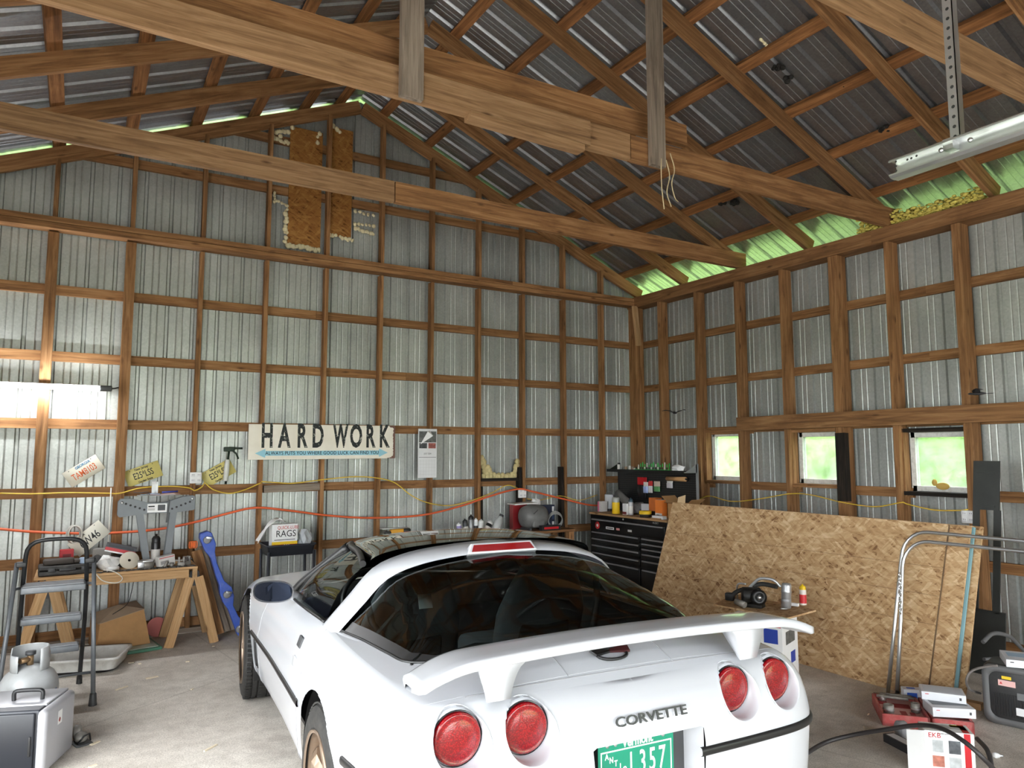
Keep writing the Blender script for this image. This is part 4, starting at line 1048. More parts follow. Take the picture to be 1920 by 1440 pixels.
pts = [(1308, 938), (1330, 930), (1370, 940), (1420, 936), (1480, 926), (1520, 928), (1580, 942), (1640, 950), (1690, 942), (1700, 945), (1750, 956), (1800, 957), (1815, 955)]
o = MB().tube(cr([tuple(PX(a, b, 0, XR-.15)) for a, b in pts], 90), .006, 6).build('yellow_cable', YW); tag(o, 'yellow cable strung along the right wall under the windows', 'cable')
o = MB().tube(path_px([(-30, 989), (60, 997), (140, 1000), (215, 999), (300, 992), (370, 978), (430, 962), (480, 952), (540, 957), (620, 967), (700, 971), (790, 966), (860, 950), (920, 930), (970, 917), (1000, 922), (1050, 934), (1100, 946), (1125, 948)], -.140, 160), .011, 8).build('air_hose', OR); tag(o, 'orange air hose draped in long swags along the back wall', 'hose')
o = MB().tube([(-6.315, -.10, 1.36), (-6.315, -.10, 1.0), (-6.32, -.10, .62)], .006, 6).build('white_cable', WW); tag(o, 'white cable running down the lamp-side stud behind the workbench', 'cable')
# ---- hanging door track and perforated angle near the camera
tk = thing('door_track', 'galvanised overhead door track hung level from a perforated strap', 'door track', (-3.93, -6.06, 2.752))
C = [(-.030, .036), (.018, .038), (.030, .030), (.030, .024), (.022, .024), (.016, .031), (-.022, .030), (-.024, -.030), (.016, -.031), (.022, -.024), (.030, -.024), (.030, -.030), (.018, -.038), (-.030, -.036)]
prof = [(x*-1, z) for x, z in C]
mb = MB(); mb.grid([[(p[0], 0, p[1]) for p in prof], [(p[0], -2.6, p[1]) for p in prof]], closed_u=True, smooth=False); mb.f.append(tuple(range(len(prof)))); mb.sm.append(False)
mb.build('track', STEEL, tk)
HOLE = plain('dark_hole', (34, 34, 34), 0.7)
for yy, zz in ((-.03, .0), (-.03, .018), (-.03, -.018), (-.075, .01), (-.09, .01), (-.11, .012)): MB().lathe([(0, .0005), (.0045, 0)], 10, (-.0305, yy, zz), rot=(0, -math.pi/2, 0)).build('bolt_hole', HOLE, tk)
for yy in (-.2, -.3): MB().lathe([(0, .008), (.008, .006), (.009, 0)], 12, (-.030, yy, 0), rot=(0, -math.pi/2, 0)).build('bolt', STEEL, tk)
ang_o = MB().bbox((.034, -.235, .0), (.037, -.20, 1.42)).bbox((.034, -.235, .0), (.069, -.232, 1.42))
so = ang_o.build('perforated_angle', STEEL, tk)
MB().bbox((-.02, -.235, -.0), (.04, -.2, .04)).build('bracket', STEEL, tk)
for k_ in range(34): MB().lathe([(0, .0006), (.0065, 0)], 10, (.0335, -.2175, .06+.038*k_), rot=(0, -math.pi/2, 0)).build('slot_hole', HOLE, so)
# ================================================================ swallows in flight
BIRDB = plain('bird_black', (24, 24, 28), 0.7, var=0.2)
def swallow(label, loc, rz, sc=1.0):
    t = thing('swallow', label, 'bird', loc, rz, group='swallows flying under the roof')
    mb = MB(); rows = []
    for (x, r) in ((-.075, .004), (-.05, .012), (-.015, .019), (.02, .018), (.045, .012), (.06, .013), (.075, .009), (.084, .002)):
        rows.append([(x*sc, r*sc*math.cos(a), r*sc*math.sin(a)*.9) for a in np.linspace(0, 2*math.pi, 12, endpoint=False)])
    mb.grid(rows, closed_u=True)
    # wings and forked tail grow from the same mesh
    for s_ in (1, -1):
        w = [(.035, .012, .004), (.045, .07, .035), (.02, .13, .045), (-.035, .165, .03), (-.01, .10, .035), (-.02, .06, .024), (-.02, .012, .002)]
        up = [Vector((a*sc, s_*b*sc, c*sc)) for a, b, c in w]; dn = [p-Vector((0, 0, .004*sc)) for p in up]; nn = len(w)
        mb.add(up+dn, [tuple(range(nn)), tuple(range(2*nn-1, nn-1, -1))]+[(i, (i+1) % nn, nn+(i+1) % nn, nn+i) for i in range(nn)])
        tl_ = [Vector((a*sc, s_*b*sc, 0)) for a, b in ((-.06, .0), (-.07, .010), (-.135, .028), (-.085, .003))]; td = [p-Vector((0, 0, .003*sc)) for p in tl_]
        mb.add(tl_+td, [(0, 1, 2, 3), (7, 6, 5, 4)]+[(i, (i+1) % 4, 4+(i+1) % 4, 4+i) for i in range(4)])
    mb.build('bird_body', BIRDB, t)
    return t
swallow('dark swallow flying in front of the right wall above the charred window', PX(1833, 738, 0, -.75), 2.1, .75)
swallow('dark swallow flying near the far corner above the tool chest', PX(1265, 774, 1, -1.2), .5, .9)
# ================================================================ helpers for small goods
def spray_can(label, loc, r=.033, h=.2, body=None, band=None, cap=None, rot=(0, 0, 0), group=None, name='spray_can', nozzle=True):
    t = thing(name, label, 'can', loc, rot=rot, group=group)
    hb = h*.78
    MB().lathe([(0, 0), (r*.95, 0), (r, .005), (r, hb*.93), (r*.9, hb*.97), (r*.55, hb)], 20).build('can_body', body or WHITE, t)
    if band: MB().lathe([(r*1.006, hb*.12), (r*1.006, hb*.66)], 20).build('label_band', band, t)
    if nozzle: MB().lathe([(r*.93, hb*.93), (r*.93, h*.86), (r*.6, h*.93), (r*.28, h*.94), (r*.28, h), (0, h)], 18).build('cap', cap or BLACK, t)
    return t
def bottle(label, loc, r=.03, h=.16, body=None, cap=None, band=None, group=None, rot=(0, 0, 0), name='bottle'):
    t = thing(name, label, 'bottle', loc, rot=rot, group=group)
    MB().lathe([(0, 0), (r*.95, 0), (r, .004), (r, h*.66), (r*.75, h*.76), (r*.4, h*.82), (r*.38, h*.88)], 18).build('bottle_body', body or WHITE, t)
    MB().lathe([(r*.46, h*.85), (r*.46, h), (0, h)], 14).build('cap', cap or BLACK, t)
    if band: MB().lathe([(r*1.01, h*.12), (r*1.01, h*.55)], 18).build('label_band', band, t)
    return t
def carton(label, loc, d, rz=0.0, mat=None, prints=(), texts=(), rot=None, name='carton', cat='box', group=None, lid=True):
    """box standing on loc; prints: (face, cx, cz, w, h, mat) on face 'f' (-y), 'l' (-x), 't' (top), 'r' (+x)"""
    t = thing(name, label, cat, loc, rz, rot=rot, group=group)
    b = MB().box((0, 0, d[2]/2), d).build('box_body', mat or WHITE, t, bevel=.002)
    e = .0006
    for (f, a, c, w, h, m) in prints:
        if f == 'f': MB().box((a, -d[1]/2-e, d[2]/2+c), (w, e, h)).build('print', m, t)
        if f == 'l': MB().box((-d[0]/2-e, a, d[2]/2+c), (e, w, h)).build('print', m, t)
        if f == 'r': MB().box((d[0]/2+e, a, d[2]/2+c), (e, w, h)).build('print', m, t)
        if f == 't': MB().box((a, c, d[2]+e), (w, h, e)).build('print', m, t)
    for (f, s, size, a, c, m, sxx) in texts:
        if f == 'f': text('print_text', s, size, m, t, (a, -d[1]/2-.0022, d[2]/2+c), (math.pi/2, 0, 0), sx=sxx, ext=.0003)
        if f == 'l': text('print_text', s, size, m, t, (-d[0]/2-.0022, a, d[2]/2+c), (math.pi/2, 0, -math.pi/2), sx=sxx, ext=.0003)
        if f == 't': text('print_text', s, size, m, t, (a, c, d[2]+.0022), (0, 0, 0), sx=sxx, ext=.0003)
    return t
# ================================================================ workbench on two sawhorses
BZ = .685
def sawhorse(label, xc, y0=-.60, y1=-.16):
    t = thing('sawhorse', label, 'sawhorse', (xc, (y0+y1)/2, 0), group='sawhorses under the workbench')
    hy = abs(y1-y0)/2
    b = board('beam', (0, -hy-.03, .6215), (0, hy+.05, .6215), .085, .04, (0, 0, 1), WOODN, t)
    for yy in (-hy, hy):
        MB().prism([(-.055, -.05), (.055, -.05), (.035, .075), (-.035, .075)], .03, rot=(math.pi/2, 0, 0), org=(0, yy+.015, .56)).build('bracket', BLACKM, t)
        for s_ in (-1, 1):
            board('leg', (s_*.035, yy, .585), (s_*.185, yy, .0), .075, .035, (s_*1, 0, .3), WOODN, t)
    return t
sawhorse('wooden sawhorse with black brackets beside the blue dolly', -5.655)
sawhorse('wooden sawhorse with black brackets behind the step ladder', -6.74)
wt = thing('workbench_top', 'rough wooden bench top laid across two sawhorses', 'bench top', (-6.23, -.40, BZ-.045))
for k_ in range(3): board('plank', (-.61, -.19+.178*k_, .035), (.59, -.19+.178*k_, .035), .175, .02, (0, 1, 0), WOODN, wt)
board('apron', (-.52, -.262, -.012), (.52, -.262, -.012), .07, .035, (0, 0, 1), WOODN, wt)
BT = BZ          # bench surface
def onb(px, py_base, y): return (PX(px, 1000, 1, y).x, y, BT)
# ---- black tool case, pouch, cup
DUSTB = plain('dusty_black', (38, 37, 36), 0.6, var=0.2, dirt=(120, 114, 106), dirt_amt=0.3, vscale=10)
tc_ = thing('tool_case', 'dusty black plastic tool case lying flat on the bench end', 'tool case', (-6.62, -.52, BT), .05)
MB().rbox((0, 0, .022), (.40, .22, .042), .012).build('case_base', DUSTB, tc_); MB().rbox((0, 0, .062), (.40, .22, .034), .012).build('case_lid', DUSTB, tc_)
for xx in (-.11, .12): MB().rbox((xx, -.112, .045), (.05, .012, .03), .003).build('latch', BLACK, tc_)
MB().rbox((0, -.113, .045), (.12, .012, .022), .004).build('handle', BLACK, tc_)
po = thing('tool_pouch', 'limp dark leather pouch lying on top of the black tool case', 'pouch', (-6.68, -.54, BT+.080), .05)
MB().rbox((0, 0, .024), (.22, .12, .046), .02).build('pouch_body', plain('old_leather', (62, 54, 48), .7, var=.2), po)
MB().rbox((.13, 0, .02), (.07, .09, .03), .012).build('flap', plain('old_leather', (62, 54, 48)), po)
cp_ = thing('plastic_cap', 'ribbed pale blue plastic cup on the black tool case', 'screwcap', (-6.505, -.56, BT+.0795))
MB().lathe([(.028, 0), (.030, .004), (.030, .040), (.026, .046), (0, .046)], 20).build('cap_shell', plain('pale_blue', (158, 176, 198), .5), cp_)  # loose ribbed cap off a container
for k_ in range(16):
    a = 2*math.pi*k_/16; MB().box((.0305*math.cos(a), .0305*math.sin(a), .021), (.003, .003, .034)).build('grip_rib', plain('pale_blue', (158, 176, 198)), cp_)
# ---- red cartons and junk behind the case
carton('small red printed carton standing behind the black tool case', (-6.63, -.30, BT), (.10, .06, .17), .1, RED, [('f', .0, .02, .06, .06, plain('dark_red', (120, 20, 26), .5)), ('r', 0, 0, .05, .16, WHITE)])
o = thing('angle_grinder', 'dark angle grinder lying among parts behind the tool case', 'grinder', (-6.56, -.19, BT), 2.9)
MB().tube([(-.12, 0, .04), (.05, 0, .045), (.11, 0, .05)], [.026, .03, .034], 12).build('motor_body', DGREY, o); MB().lathe([(.03, -.02), (.055, -.035), (.055, -.04)], 16, (.12, 0, .045)).build('guard', BLACK, o); MB().tube([(.1, .02, .05), (.1, .1, .06)], .014, 8).build('side_handle', RED, o)
o = thing('wire_coil', 'coil of wire and springs hung against the wall over the bench', 'wire', (-6.58, -.20, .97))
for k_ in range(5): MB().tube([(.05*math.cos(a)+.004*k_-.01, -.012*k_+.02, .075*math.sin(a)) for a in np.linspace(0, 2*math.pi, 20, endpoint=False)], .006, 6, closed=True).build('loop', DUSTY if k_ % 2 else WW, o)
t = nplate('white Georgia number plate standing on its corner on the bench', (-6.468, .925), .72, OW, [('GEORGIA', .03, -.06, .055, INKB, .9), ('6W46', .10, .0, -.012, INKB, .7)], y=-.160)
o = thing('disc_sander', 'grey disc sander half buried in parts on the bench', 'sander', (-6.385, -.345, BT+.012))
MB().lathe([(0, 0), (.055, 0), (.06, .01), (.055, .05), (.03, .07), (0, .072)], 18, rot=(.3, .2, 0), org=(0, 0, .012)).build('sander_head', GREY, o); MB().tube([(.0, 0, .06), (-.02, -.09, .085)], .03, 12).build('handle', DUSTB, o)
carton('dusty grey parts carton behind the white plastic bag', (-6.35, -.20, BT), (.15, .11, .15), -.3, plain('grey_card', (150, 146, 140), .8, var=.15))
carton('black cloth-wrapped carton between the grey carton and the red box', (-6.185, -.19, BT), (.09, .08, .16), .2, DUSTB)
CRUM = plain('crumpled_plastic', (205, 204, 200), .35, var=.15, vscale=20)
def crumple(name, label, cat, loc, size, mat, seed, sub=1):
    rng = random.Random(seed); bm = bmesh.new(); bmesh.ops.create_icosphere(bm, subdivisions=2, radius=1.0)
    for v in bm.verts:
        k = rng.uniform(.68, 1.12); v.co = Vector((v.co.x*size[0]*k, v.co.y*size[1]*k, max(-size[2]*.72, v.co.z*size[2]*k)))
    zmin = min(v.co.z for v in bm.verts)
    me = bpy.data.meshes.new(name); 
    for v in bm.verts: v.co.z -= zmin
    bm.to_mesh(me); bm.free(); me.materials.append(mat)
    o = bpy.data.objects.new(name, me); COL.objects.link(o); o.location = loc
    return tag(o, label, cat)
crumple('plastic_bag', 'crumpled clear plastic bag on the bench in front of the red striped box', 'bag', (-6.32, -.49, BT), (.09, .065, .075), CRUM, 3)
o = thing('tube_roll', 'small white cardboard tube lying on the bench edge', 'tube', (-6.33, -.60, BT+.018), .4)
MB().lathe([(.012, 0), (.018, 0), (.018, .09), (.012, .09), (.012, 0)], 16, rot=(0, math.pi/2, 0)).build('tube_wall', WHITE, o)
carton('red and white striped carton propped on the bench beneath the pipe bender', (-6.235, -.37, BT+.118), (.24, .10, .07), rot=(.0, .26, -.08), mat=plain('carton_grey', (70, 72, 76), .6), prints=[('f', 0, -.008, .238, .026, RED), ('f', 0, -.028, .238, .012, WHITE), ('f', .0, .022, .2, .018, plain('print_dark', (52, 54, 58), .6))])
crumple('rag_heap', 'heap of dusty black rags under the striped carton', 'rags', (-6.235, -.375, BT), (.085, .055, .065), DUSTB, 8)
# grinding disc, jars, clamps
o = thing('grinding_disc', 'round beige grinding disc leaning on the bench clutter', 'disc', (-6.165, -.575, BT+.03), rot=(1.15, 0, .1))
MB().lathe([(.012, -.002), (.075, -.002), (.076, 0), (.075, .002), (.012, .002)], 32, org=(0, .05, 0)).build('disc_body', plain('beige_disc', (196, 188, 170), .8, var=.05), o)
o = thing('hose_clamp_band', 'wide silver ribbed clamp band on the front of the bench', 'clamp', (-6.04, -.585, BT), .1)
MB().lathe([(.06, 0), (.064, .0), (.064, .07), (.06, .07), (.06, 0)], 28, smooth=True).build('band', DUSTY, o)
for zz in (.012, .03, .048, .064): MB().tube([(.0645*math.cos(a), .0645*math.sin(a), zz) for a in np.linspace(0, 2*math.pi, 28, endpoint=False)], .0018, 5, closed=True).build('band_rib', DUSTY, o)
MB().rbox((-.05, -.06, .04), (.05, .012, .05), .004).build('screw_block', STEEL, o)
MB().rbox((.0, -.075, .07), (.08, .01, .012), .003).build('band_end', STEEL, o)
carton('white and red carton tipped on its corner on the bench', (-5.885, -.555, BT+.012), (.14, .07, .085), rot=(.0, -.12, .35), mat=plain('carton_white_dusty', (206, 202, 196), .7, var=.1), prints=[('f', 0, .03, .13, .006, RED), ('f', -.02, -.01, .07, .03, plain('print_grey', (150, 148, 146), .7)), ('t', 0, 0, .12, .05, plain('print_pale', (190, 188, 184), .7))])
for k_, (px, yy, r, h, lab) in enumerate([(308, -.62, .012, .06, 'small grey pipe nipple leaning on the bench near the white and red carton'), (322, -.60, .018, .035, 'short dark pipe fitting on the bench beside the pipe nipple')]):
    o = thing('pipe_fitting', lab, 'fitting', (PX(px, 1060, 1, yy).x, yy, BT), rot=(0, .45 if k_ == 0 else 0, .3), group='pipe fittings on the bench')
    MB().lathe([(r*.7, 0), (r, 0), (r, h), (r*.7, h), (r*.7, 0)], 14).build('pipe', DUSTY, o); MB().lathe([(r*1.15, 0), (r*1.15, h*.25)], 14).build('collar', DUSTY, o)
for k_, (px, yy) in enumerate([(340, -.60), (350, -.56)]):
    o = thing('beam_clamp', ('grey cast clamp at the right end of the bench', 'grey cast clamp tucked behind another at the bench end')[k_], 'clamp', (PX(px, 1050, 1, yy).x, yy, BT), .5*k_, group='cast clamps on the bench')
    MB().rbox((0, 0, .02), (.06, .05, .04), .008).build('clamp_base', DUSTY, o); MB().rbox((-.018, 0, .055), (.016, .04, .05), .004).build('jaw', DUSTY, o); MB().rbox((.018, 0, .055), (.016, .04, .05), .004).build('jaw', DUSTY, o); MB().cyl((-.05, 0, .05), (.05, 0, .05), .006, 8).build('screw', STEEL, o)
# debris on the bench
rng = random.Random(21); mb = MB()
for _ in range(140):
    x = rng.uniform(-6.40, -5.66); y = rng.uniform(-.665, -.615); s_ = rng.uniform(.006, .02)
    mb.box((x, y, BT+s_*.3), (s_*rng.uniform(.8, 2.2), s_, s_*.6), rot=(0, 0, rng.uniform(0, 3)))
o = mb.build('bench_litter', plain('litter', (70, 66, 60), .7, var=.5, vscale=40)); tag(o, 'litter of small screws, bits and shavings over the bench top', 'litter', kind='stuff')
o = MB().tube(cr([(-6.36, -.62, BT+.02), (-6.28, -.68, BT+.005), (-6.22, -.69, BT-.05), (-6.26, -.69, BT-.085), (-6.36, -.685, BT-.06), (-6.42, -.68, BT+.006), (-6.45, -.60, BT+.01)], 40), .004, 6).build('thin_cable', WW); tag(o, 'thin white cable looping over the front of the bench', 'cable')
# ---- hydraulic pipe bender frame standing on the bench, papers on it
pbn = thing('pipe_bender', 'grey steel pipe bender frame standing tall on the bench', 'pipe bender', (-5.965, -.42, BT+.004))
GP = plain('bender_grey', (104, 108, 110), .45, .3, var=.08)
PLT = [(-.305, .56), (-.285, .585), (-.20, .585), (-.07, .545), (.07, .545), (.20, .59), (.30, .60), (.308, .585), (.308, .48), (.295, .47), (.16, .455), (.05, .455), (-.07, .455), (-.16, .445), (-.29, .43), (-.305, .445)]
for yy in (-.05, .05): MB().prism(PLT, .008, rot=(math.pi/2, 0, 0), org=(0, yy, 0)).build('side_plate', GP, pbn)
for k_ in range(5):
    for s_ in (-1, 1): MB().lathe([(0, .0008), (.0095, 0)], 12, (s_*(.245-.036*k_)-.0+(.02 if s_ > 0 else 0), -.0588, .545-.014*k_), rot=(math.pi/2, 0, 0)).build('pin_hole', HOLE, pbn)
for xx, zz in ((-.275, .555), (.285, .572)): MB().lathe([(0, .006), (.011, .004), (.012, 0)], 14, (xx, -.0585, zz), rot=(math.pi/2, 0, 0)).build('pivot_pin', STEEL, pbn)
for s_ in (-1, 1):
    for yy in (-.045, .045): board('leg', (s_*.135+.0, yy, .46), (s_*.075+.02, yy, 0), .055, .012, (1, 0, 0), GP, pbn)
MB().box((.0, -.0595, .50), (.155, .001, .075)).build('rating_label', WHITE, pbn); MB().box((.035, -.0605, .503), (.06, .001, .05)).build('label_print', DGREY, pbn); MB().box((-.045, -.0605, .515), (.05, .001, .012)).build('label_print', INKB, pbn); MB().box((-.045, -.0605, .49), (.055, .001, .02)).build('label_print', plain('print_pale', (190, 188, 184)), pbn)
MB().box((.088, -.062, .47), (.014, .01, .20), rot=(0, .08, 0)).build('adjust_bar', BLACKM, pbn)
# papers on top
rng = random.Random(4)
PPAP = [(WHITE, 'white paper sheet lying over the pipe bender'), (plain('pink_paper', (232, 206, 204), .8), 'pinkish paper sheet fanned out over the pipe bender'), (plain('blue_paper', (190, 208, 232), .8), 'pale blue leaflet among the papers on the pipe bender'), (WHITE, 'white folded leaflet standing up among the papers on the pipe bender'), (plain('navy_paper', (26, 32, 52), .5), 'dark navy booklet sticking out left under the papers on the pipe bender')]
for k_, (m, lab) in enumerate(PPAP):
    mb = MB(); rows = []
    cx, cy, w, d_ = [(-5.97, -.42, .30, .16), (-5.90, -.41, .24, .15), (-6.02, -.44, .16, .12), (-5.985, -.42, .05, .02), (-6.09, -.42, .12, .13)][k_]
    base = BT+.612+.007*k_; zz = lambda u: 0
    for i in range(7):
        u = -w/2+w*i/6
        rows.append([(cx+u, cy+d_*(j/3-.5)+.03*rng.uniform(-.3, .3), base+(.003*math.sin(i*1.3+k_*2)+.002*rng.random() if k_ != 3 else .10*(j/3))) for j in range(4)])
    mb.grid(rows); o = mb.build('paper_sheet', m, None, solid=.0015); tag(o, lab, 'paper', 'papers on the pipe bender')
o = MB().tube([(-5.93, -.47, BT+.640), (-5.80, -.45, BT+.645)], .007, 8).build('marker_pen', plain('pen_blue', (40, 60, 150), .4)); tag(o, 'dark blue marker pen on the papers atop the pipe bender', 'pen')
# ---- black spray can under the bender
LBL = plain('can_label', (196, 192, 186), .5, var=.15, vscale=20)
spray_can('black and white spray can standing under the pipe bender', (-5.955, -.40, BT), .038, .27, plain('can_black', (26, 26, 27), .35), LBL, BLACK)
# ================================================================ leaning planks and blue dolly
for k_, (x0, x1, zt_k, y) in enumerate([(-5.42, -5.60, .77, -.40), (-5.36, -5.57, .80, -.35), (-5.29, -5.54, .78, -.30)]):
    o = board('plank', (x0, y-.12, .045), (x1, y+.13, zt_k), .09, .022, (1, .2, 0), WOODG if k_ else WOOD); tag(o, ('narrow weathered plank leaning on the bench end, nearest the sawhorse', 'middle of three weathered planks leaning beside the bench', 'weathered plank leaning behind the blue dolly')[k_], 'plank', 'planks leaning by the bench')
dl = thing('blue_dolly', 'blue plastic wheeled dolly leaning on end against the bench planks', 'dolly', (-5.235, -.53, .03), rot=(.02, -.36, 0))
# dolly frame: wavy blue beam standing on its end (local z along the beam)
DP = [(-.03, 0), (.05, .0), (.055, .10), (.03, .17), (.02, .28), (.055, .36), (.06, .44), (.02, .52), (.015, .70), (.03, .80), (.06, .86), (.06, .97), (.03, 1.0), (-.035, 1.0), (-.05, .96), (-.045, .84), (-.02, .76), (-.03, .60), (-.03, .50), (-.05, .42), (-.05, .34), (-.03, .26), (-.03, .12)]
MB().prism(DP, .09, rot=(math.pi/2, 0, 0), org=(0, .045, 0)).build('frame', BLUE, dl, bevel=.008)
for zz in (.93, .40, .06):
    c = MB().lathe([(0, -.012), (.026, -.012), (.032, -.008), (.032, .008), (.026, .012), (0, .012)], 22, (.0, -.060, zz), rot=(math.pi/2, 0, 0)).build('caster', plain('caster_grey', (128, 128, 130), .5), dl)
    MB().rbox((.02, -.066, zz+.012), (.05, .03, .022), .004, rot=(0, .6, 0)).build('caster_fork', STEEL, c)
MB().lathe([(0, 0), (.012, .001)], 12, (.0, -.0465, .965-.03), rot=(math.pi/2, 0, 0)).build('frame_hole', HOLE, dl)
o = thing('orange_strap', 'bundle of orange cord wound over the dolly top', 'cord', (-5.645, -.42, .845))
for k_ in range(4): MB().tube([(.015*k_-.03+.012*math.cos(a), -.01, .03*math.sin(a)) for a in np.linspace(0, 2*math.pi, 14, endpoint=False)], .005, 6, closed=True).build('strand', plain('orange_cord', (222, 104, 40), .6), o)
# ================================================================ on the floor under and beside the bench
bx_ = thing('cardboard_box', 'battered brown cardboard box with a bulging lid under the bench', 'box', (-6.21, -.33, .031), .22)
MB().add([(-.21, -.18, 0), (.20, -.20, 0), (.22, .16, .0), (-.19, .17, 0), (-.20, -.19, .22), (.13, -.22, .30), (.17, .15, .31), (-.18, .17, .24)], [(0, 1, 2, 3), (0, 1, 5, 4), (1, 2, 6, 5), (2, 3, 7, 6), (3, 0, 4, 7)]).build('box_body', CARD, bx_)
MB().add([(-.215, -.195, .222), (.135, -.222, .302), (.175, .155, .315), (-.185, .175, .245), (-.02, -.02, .33)], [(0, 1, 4), (1, 2, 4), (2, 3, 4), (3, 0, 4)]).build('lid_flap', plain('cardboard_grey', (168, 146, 122), .85, var=.08), bx_, solid=.004)
MB().tube(cr([(-.10, -.17, .285), (.02, -.12, .34), (.10, .05, .40), (.16, .18, .52)], 16), .003, 5).build('wire_stub', BLACK, bx_)
gr_ = thing('green_tray', 'flat green and white plastic tray beneath the cardboard box', 'tray', (-6.09, -.42, 0), .15)
MB().rbox((0, 0, .012), (.34, .46, .024), .006).build('tray_base', plain('green_plastic', (84, 138, 112), .5, var=.1), gr_); MB().rbox((0, 0, .026), (.29, .40, .006), .002).build('tray_top', plain('pale_green', (176, 190, 178), .5, var=.1), gr_)
tr_ = thing('white_pan', 'shallow dirty white plastic pan on the floor behind the ladder', 'pan', (-6.47, -.90, 0), -.30)
WP = plain('dirty_white_plastic', (214, 212, 206), .45, var=.06, dirt=(130, 122, 110), dirt_amt=.35, vscale=8)
def rr(w, d, r, n=5):
    P = []
    for (sx_, sy_, a0) in ((1, 1, 0), (-1, 1, math.pi/2), (-1, -1, math.pi), (1, -1, 1.5*math.pi)):
        for i in range(n+1):
            a = a0+math.pi/2*i/n; P.append((sx_*(w/2-r)+r*math.cos(a), sy_*(d/2-r)+r*math.sin(a)))
    return P
rows = []
for (w, d_, z) in ((.30, .30, .025), (.50, .34, .025), (.56, .40, .11), (.60, .44, .118), (.605, .445, .10), (.57, .41, .095), (.53, .37, .02)): rows.append([(x, y, z) for x, y in rr(w, d_, .06)])
MB().grid(rows, closed_u=True).build('pan_shell', WP, tr_); MB().add([(x, y, .025) for x, y in rr(.32, .32, .06)], [tuple(range(24))]).build('pan_floor', WP, tr_)
MB().grid([[(x, y, .02) for x, y in rr(.52, .36, .06)], [(x, y, 0.0) for x, y in rr(.48, .32, .06)]], closed_u=True).build('pan_foot', BLACK, tr_)
dk = thing('red_disc', 'dusty red sanding disc standing against the sill plate', 'disc', (-5.885, -.14, .0), rot=(-.30, 0, .1))
MB().lathe([(0, -.003), (.085, -.003), (.088, 0), (.085, .003), (0, .003)], 30, (0, 0, .088), rot=(math.pi/2, 0, 0)).build('disc_face', plain('dusty_red', (190, 112, 104), .8, var=.08), dk)
for k_, (x, y, rz, L, lab) in enumerate([(-6.74, -.30, .08, .26, 'rough short timber lying on the floor below the bench'), (-6.74, -.44, -.05, .26, 'pale timber offcut lying on the floor in front of the rough one')]):
    o = board('timber_offcut', (x-L/2*math.cos(rz), y-L/2*math.sin(rz), .03), (x+L/2*math.cos(rz), y+L/2*math.sin(rz), .03), .055, .09, (0, 0, 1), (WOODG, WOODN)[k_]); tag(o, lab, 'timber', 'offcuts under the bench')
ws = thing('white_drum_lid', 'cream plastic bucket lid leaning at the far left edge', 'lid', (-7.06, -.62, 0.0), rot=(0, -.35, 0))
MB().lathe([(0, 0), (.21, 0), (.22, .012), (.22, .03), (.205, .03)], 32, (0, 0, .22), rot=(0, math.pi/2, 0)).build('lid_shell', plain('cream_plastic', (226, 220, 206), .5, var=.05), ws)
# ================================================================ step ladder
LG1 = plain('ladder_grey', (104, 108, 112), .45, .3, var=.1, dirt=(160, 158, 152), dirt_amt=.2); LG2 = plain('ladder_black', (34, 35, 37), .4, .2, var=.1)
sl = thing('step_ladder', 'grey three-step folding ladder with a looped handrail in front of the bench', 'ladder', (-6.68, -1.62, 0))
L = lambda x, y, z: (x+6.68, y+1.62, z)
hr = cr([L(-6.50, -1.33, .02), L(-6.49, -1.50, .55), L(-6.50, -1.66, .93), L(-6.515, -1.69, 1.03), L(-6.57, -1.71, 1.075), L(-6.68, -1.715, 1.085), L(-6.79, -1.71, 1.075), L(-6.845, -1.69, 1.03), L(-6.86, -1.66, .93), L(-6.875, -1.50, .55), L(-6.89, -1.33, .02)], 70)
MB().tube(hr, .0145, 10).build('front_frame', LG2, sl)
for (x0, x1) in ((-6.425, -6.455), (-6.955, -6.905)):
    lg = MB().tube([L(x0, -1.915, .07), L(x1, -1.64, .93)], .0145, 10).build('rear_leg', LG1, sl)
    MB().lathe([(.026, 0), (.024, .02), (.020, .075), (.016, .08)], 14, L(x0, -1.915, .0)).build('rubber_foot', DGREY, lg)
for s_, x in ((1, -6.50), (-1, -6.89)): MB().lathe([(.02, 0), (.018, .05)], 12, L(x, -1.33, .0)).build('rubber_foot', BLACK, sl)
for (z, y, w, d_, xc) in ((.775, -1.63, .40, .20, -6.685), (.54, -1.52, .385, .11, -6.69), (.315, -1.44, .385, .11, -6.695)):
    st = MB().rbox(L(xc, y-.02, z-.02), (w-.025, d_, .045), .008).build('step', LG1, sl)
    MB().rbox(L(xc, y-.02, z+.004), (w-.05, d_-.025, .006), .002).build('step_tread', plain('tread_grey', (140, 142, 144), .8, var=.12, vscale=40), st)
MB().tube([L(-6.44, -1.85, .20), L(-6.93, -1.85, .20)], .009, 8).build('cross_bar', LG1, sl)
MB().tube([L(-6.445, -1.68, .76), L(-6.50, -1.62, .76)], .01, 8).build('hinge_bar', LG1, sl); MB().tube([L(-6.92, -1.68, .76), L(-6.87, -1.62, .76)], .01, 8).build('hinge_bar', LG1, sl)
for x, s_ in ((-6.46, 1), (-6.90, -1)): MB().rbox(L(x-.02*s_, -1.655, .92), (.06, .04, .035), .006).build('hinge', BLACK, sl)
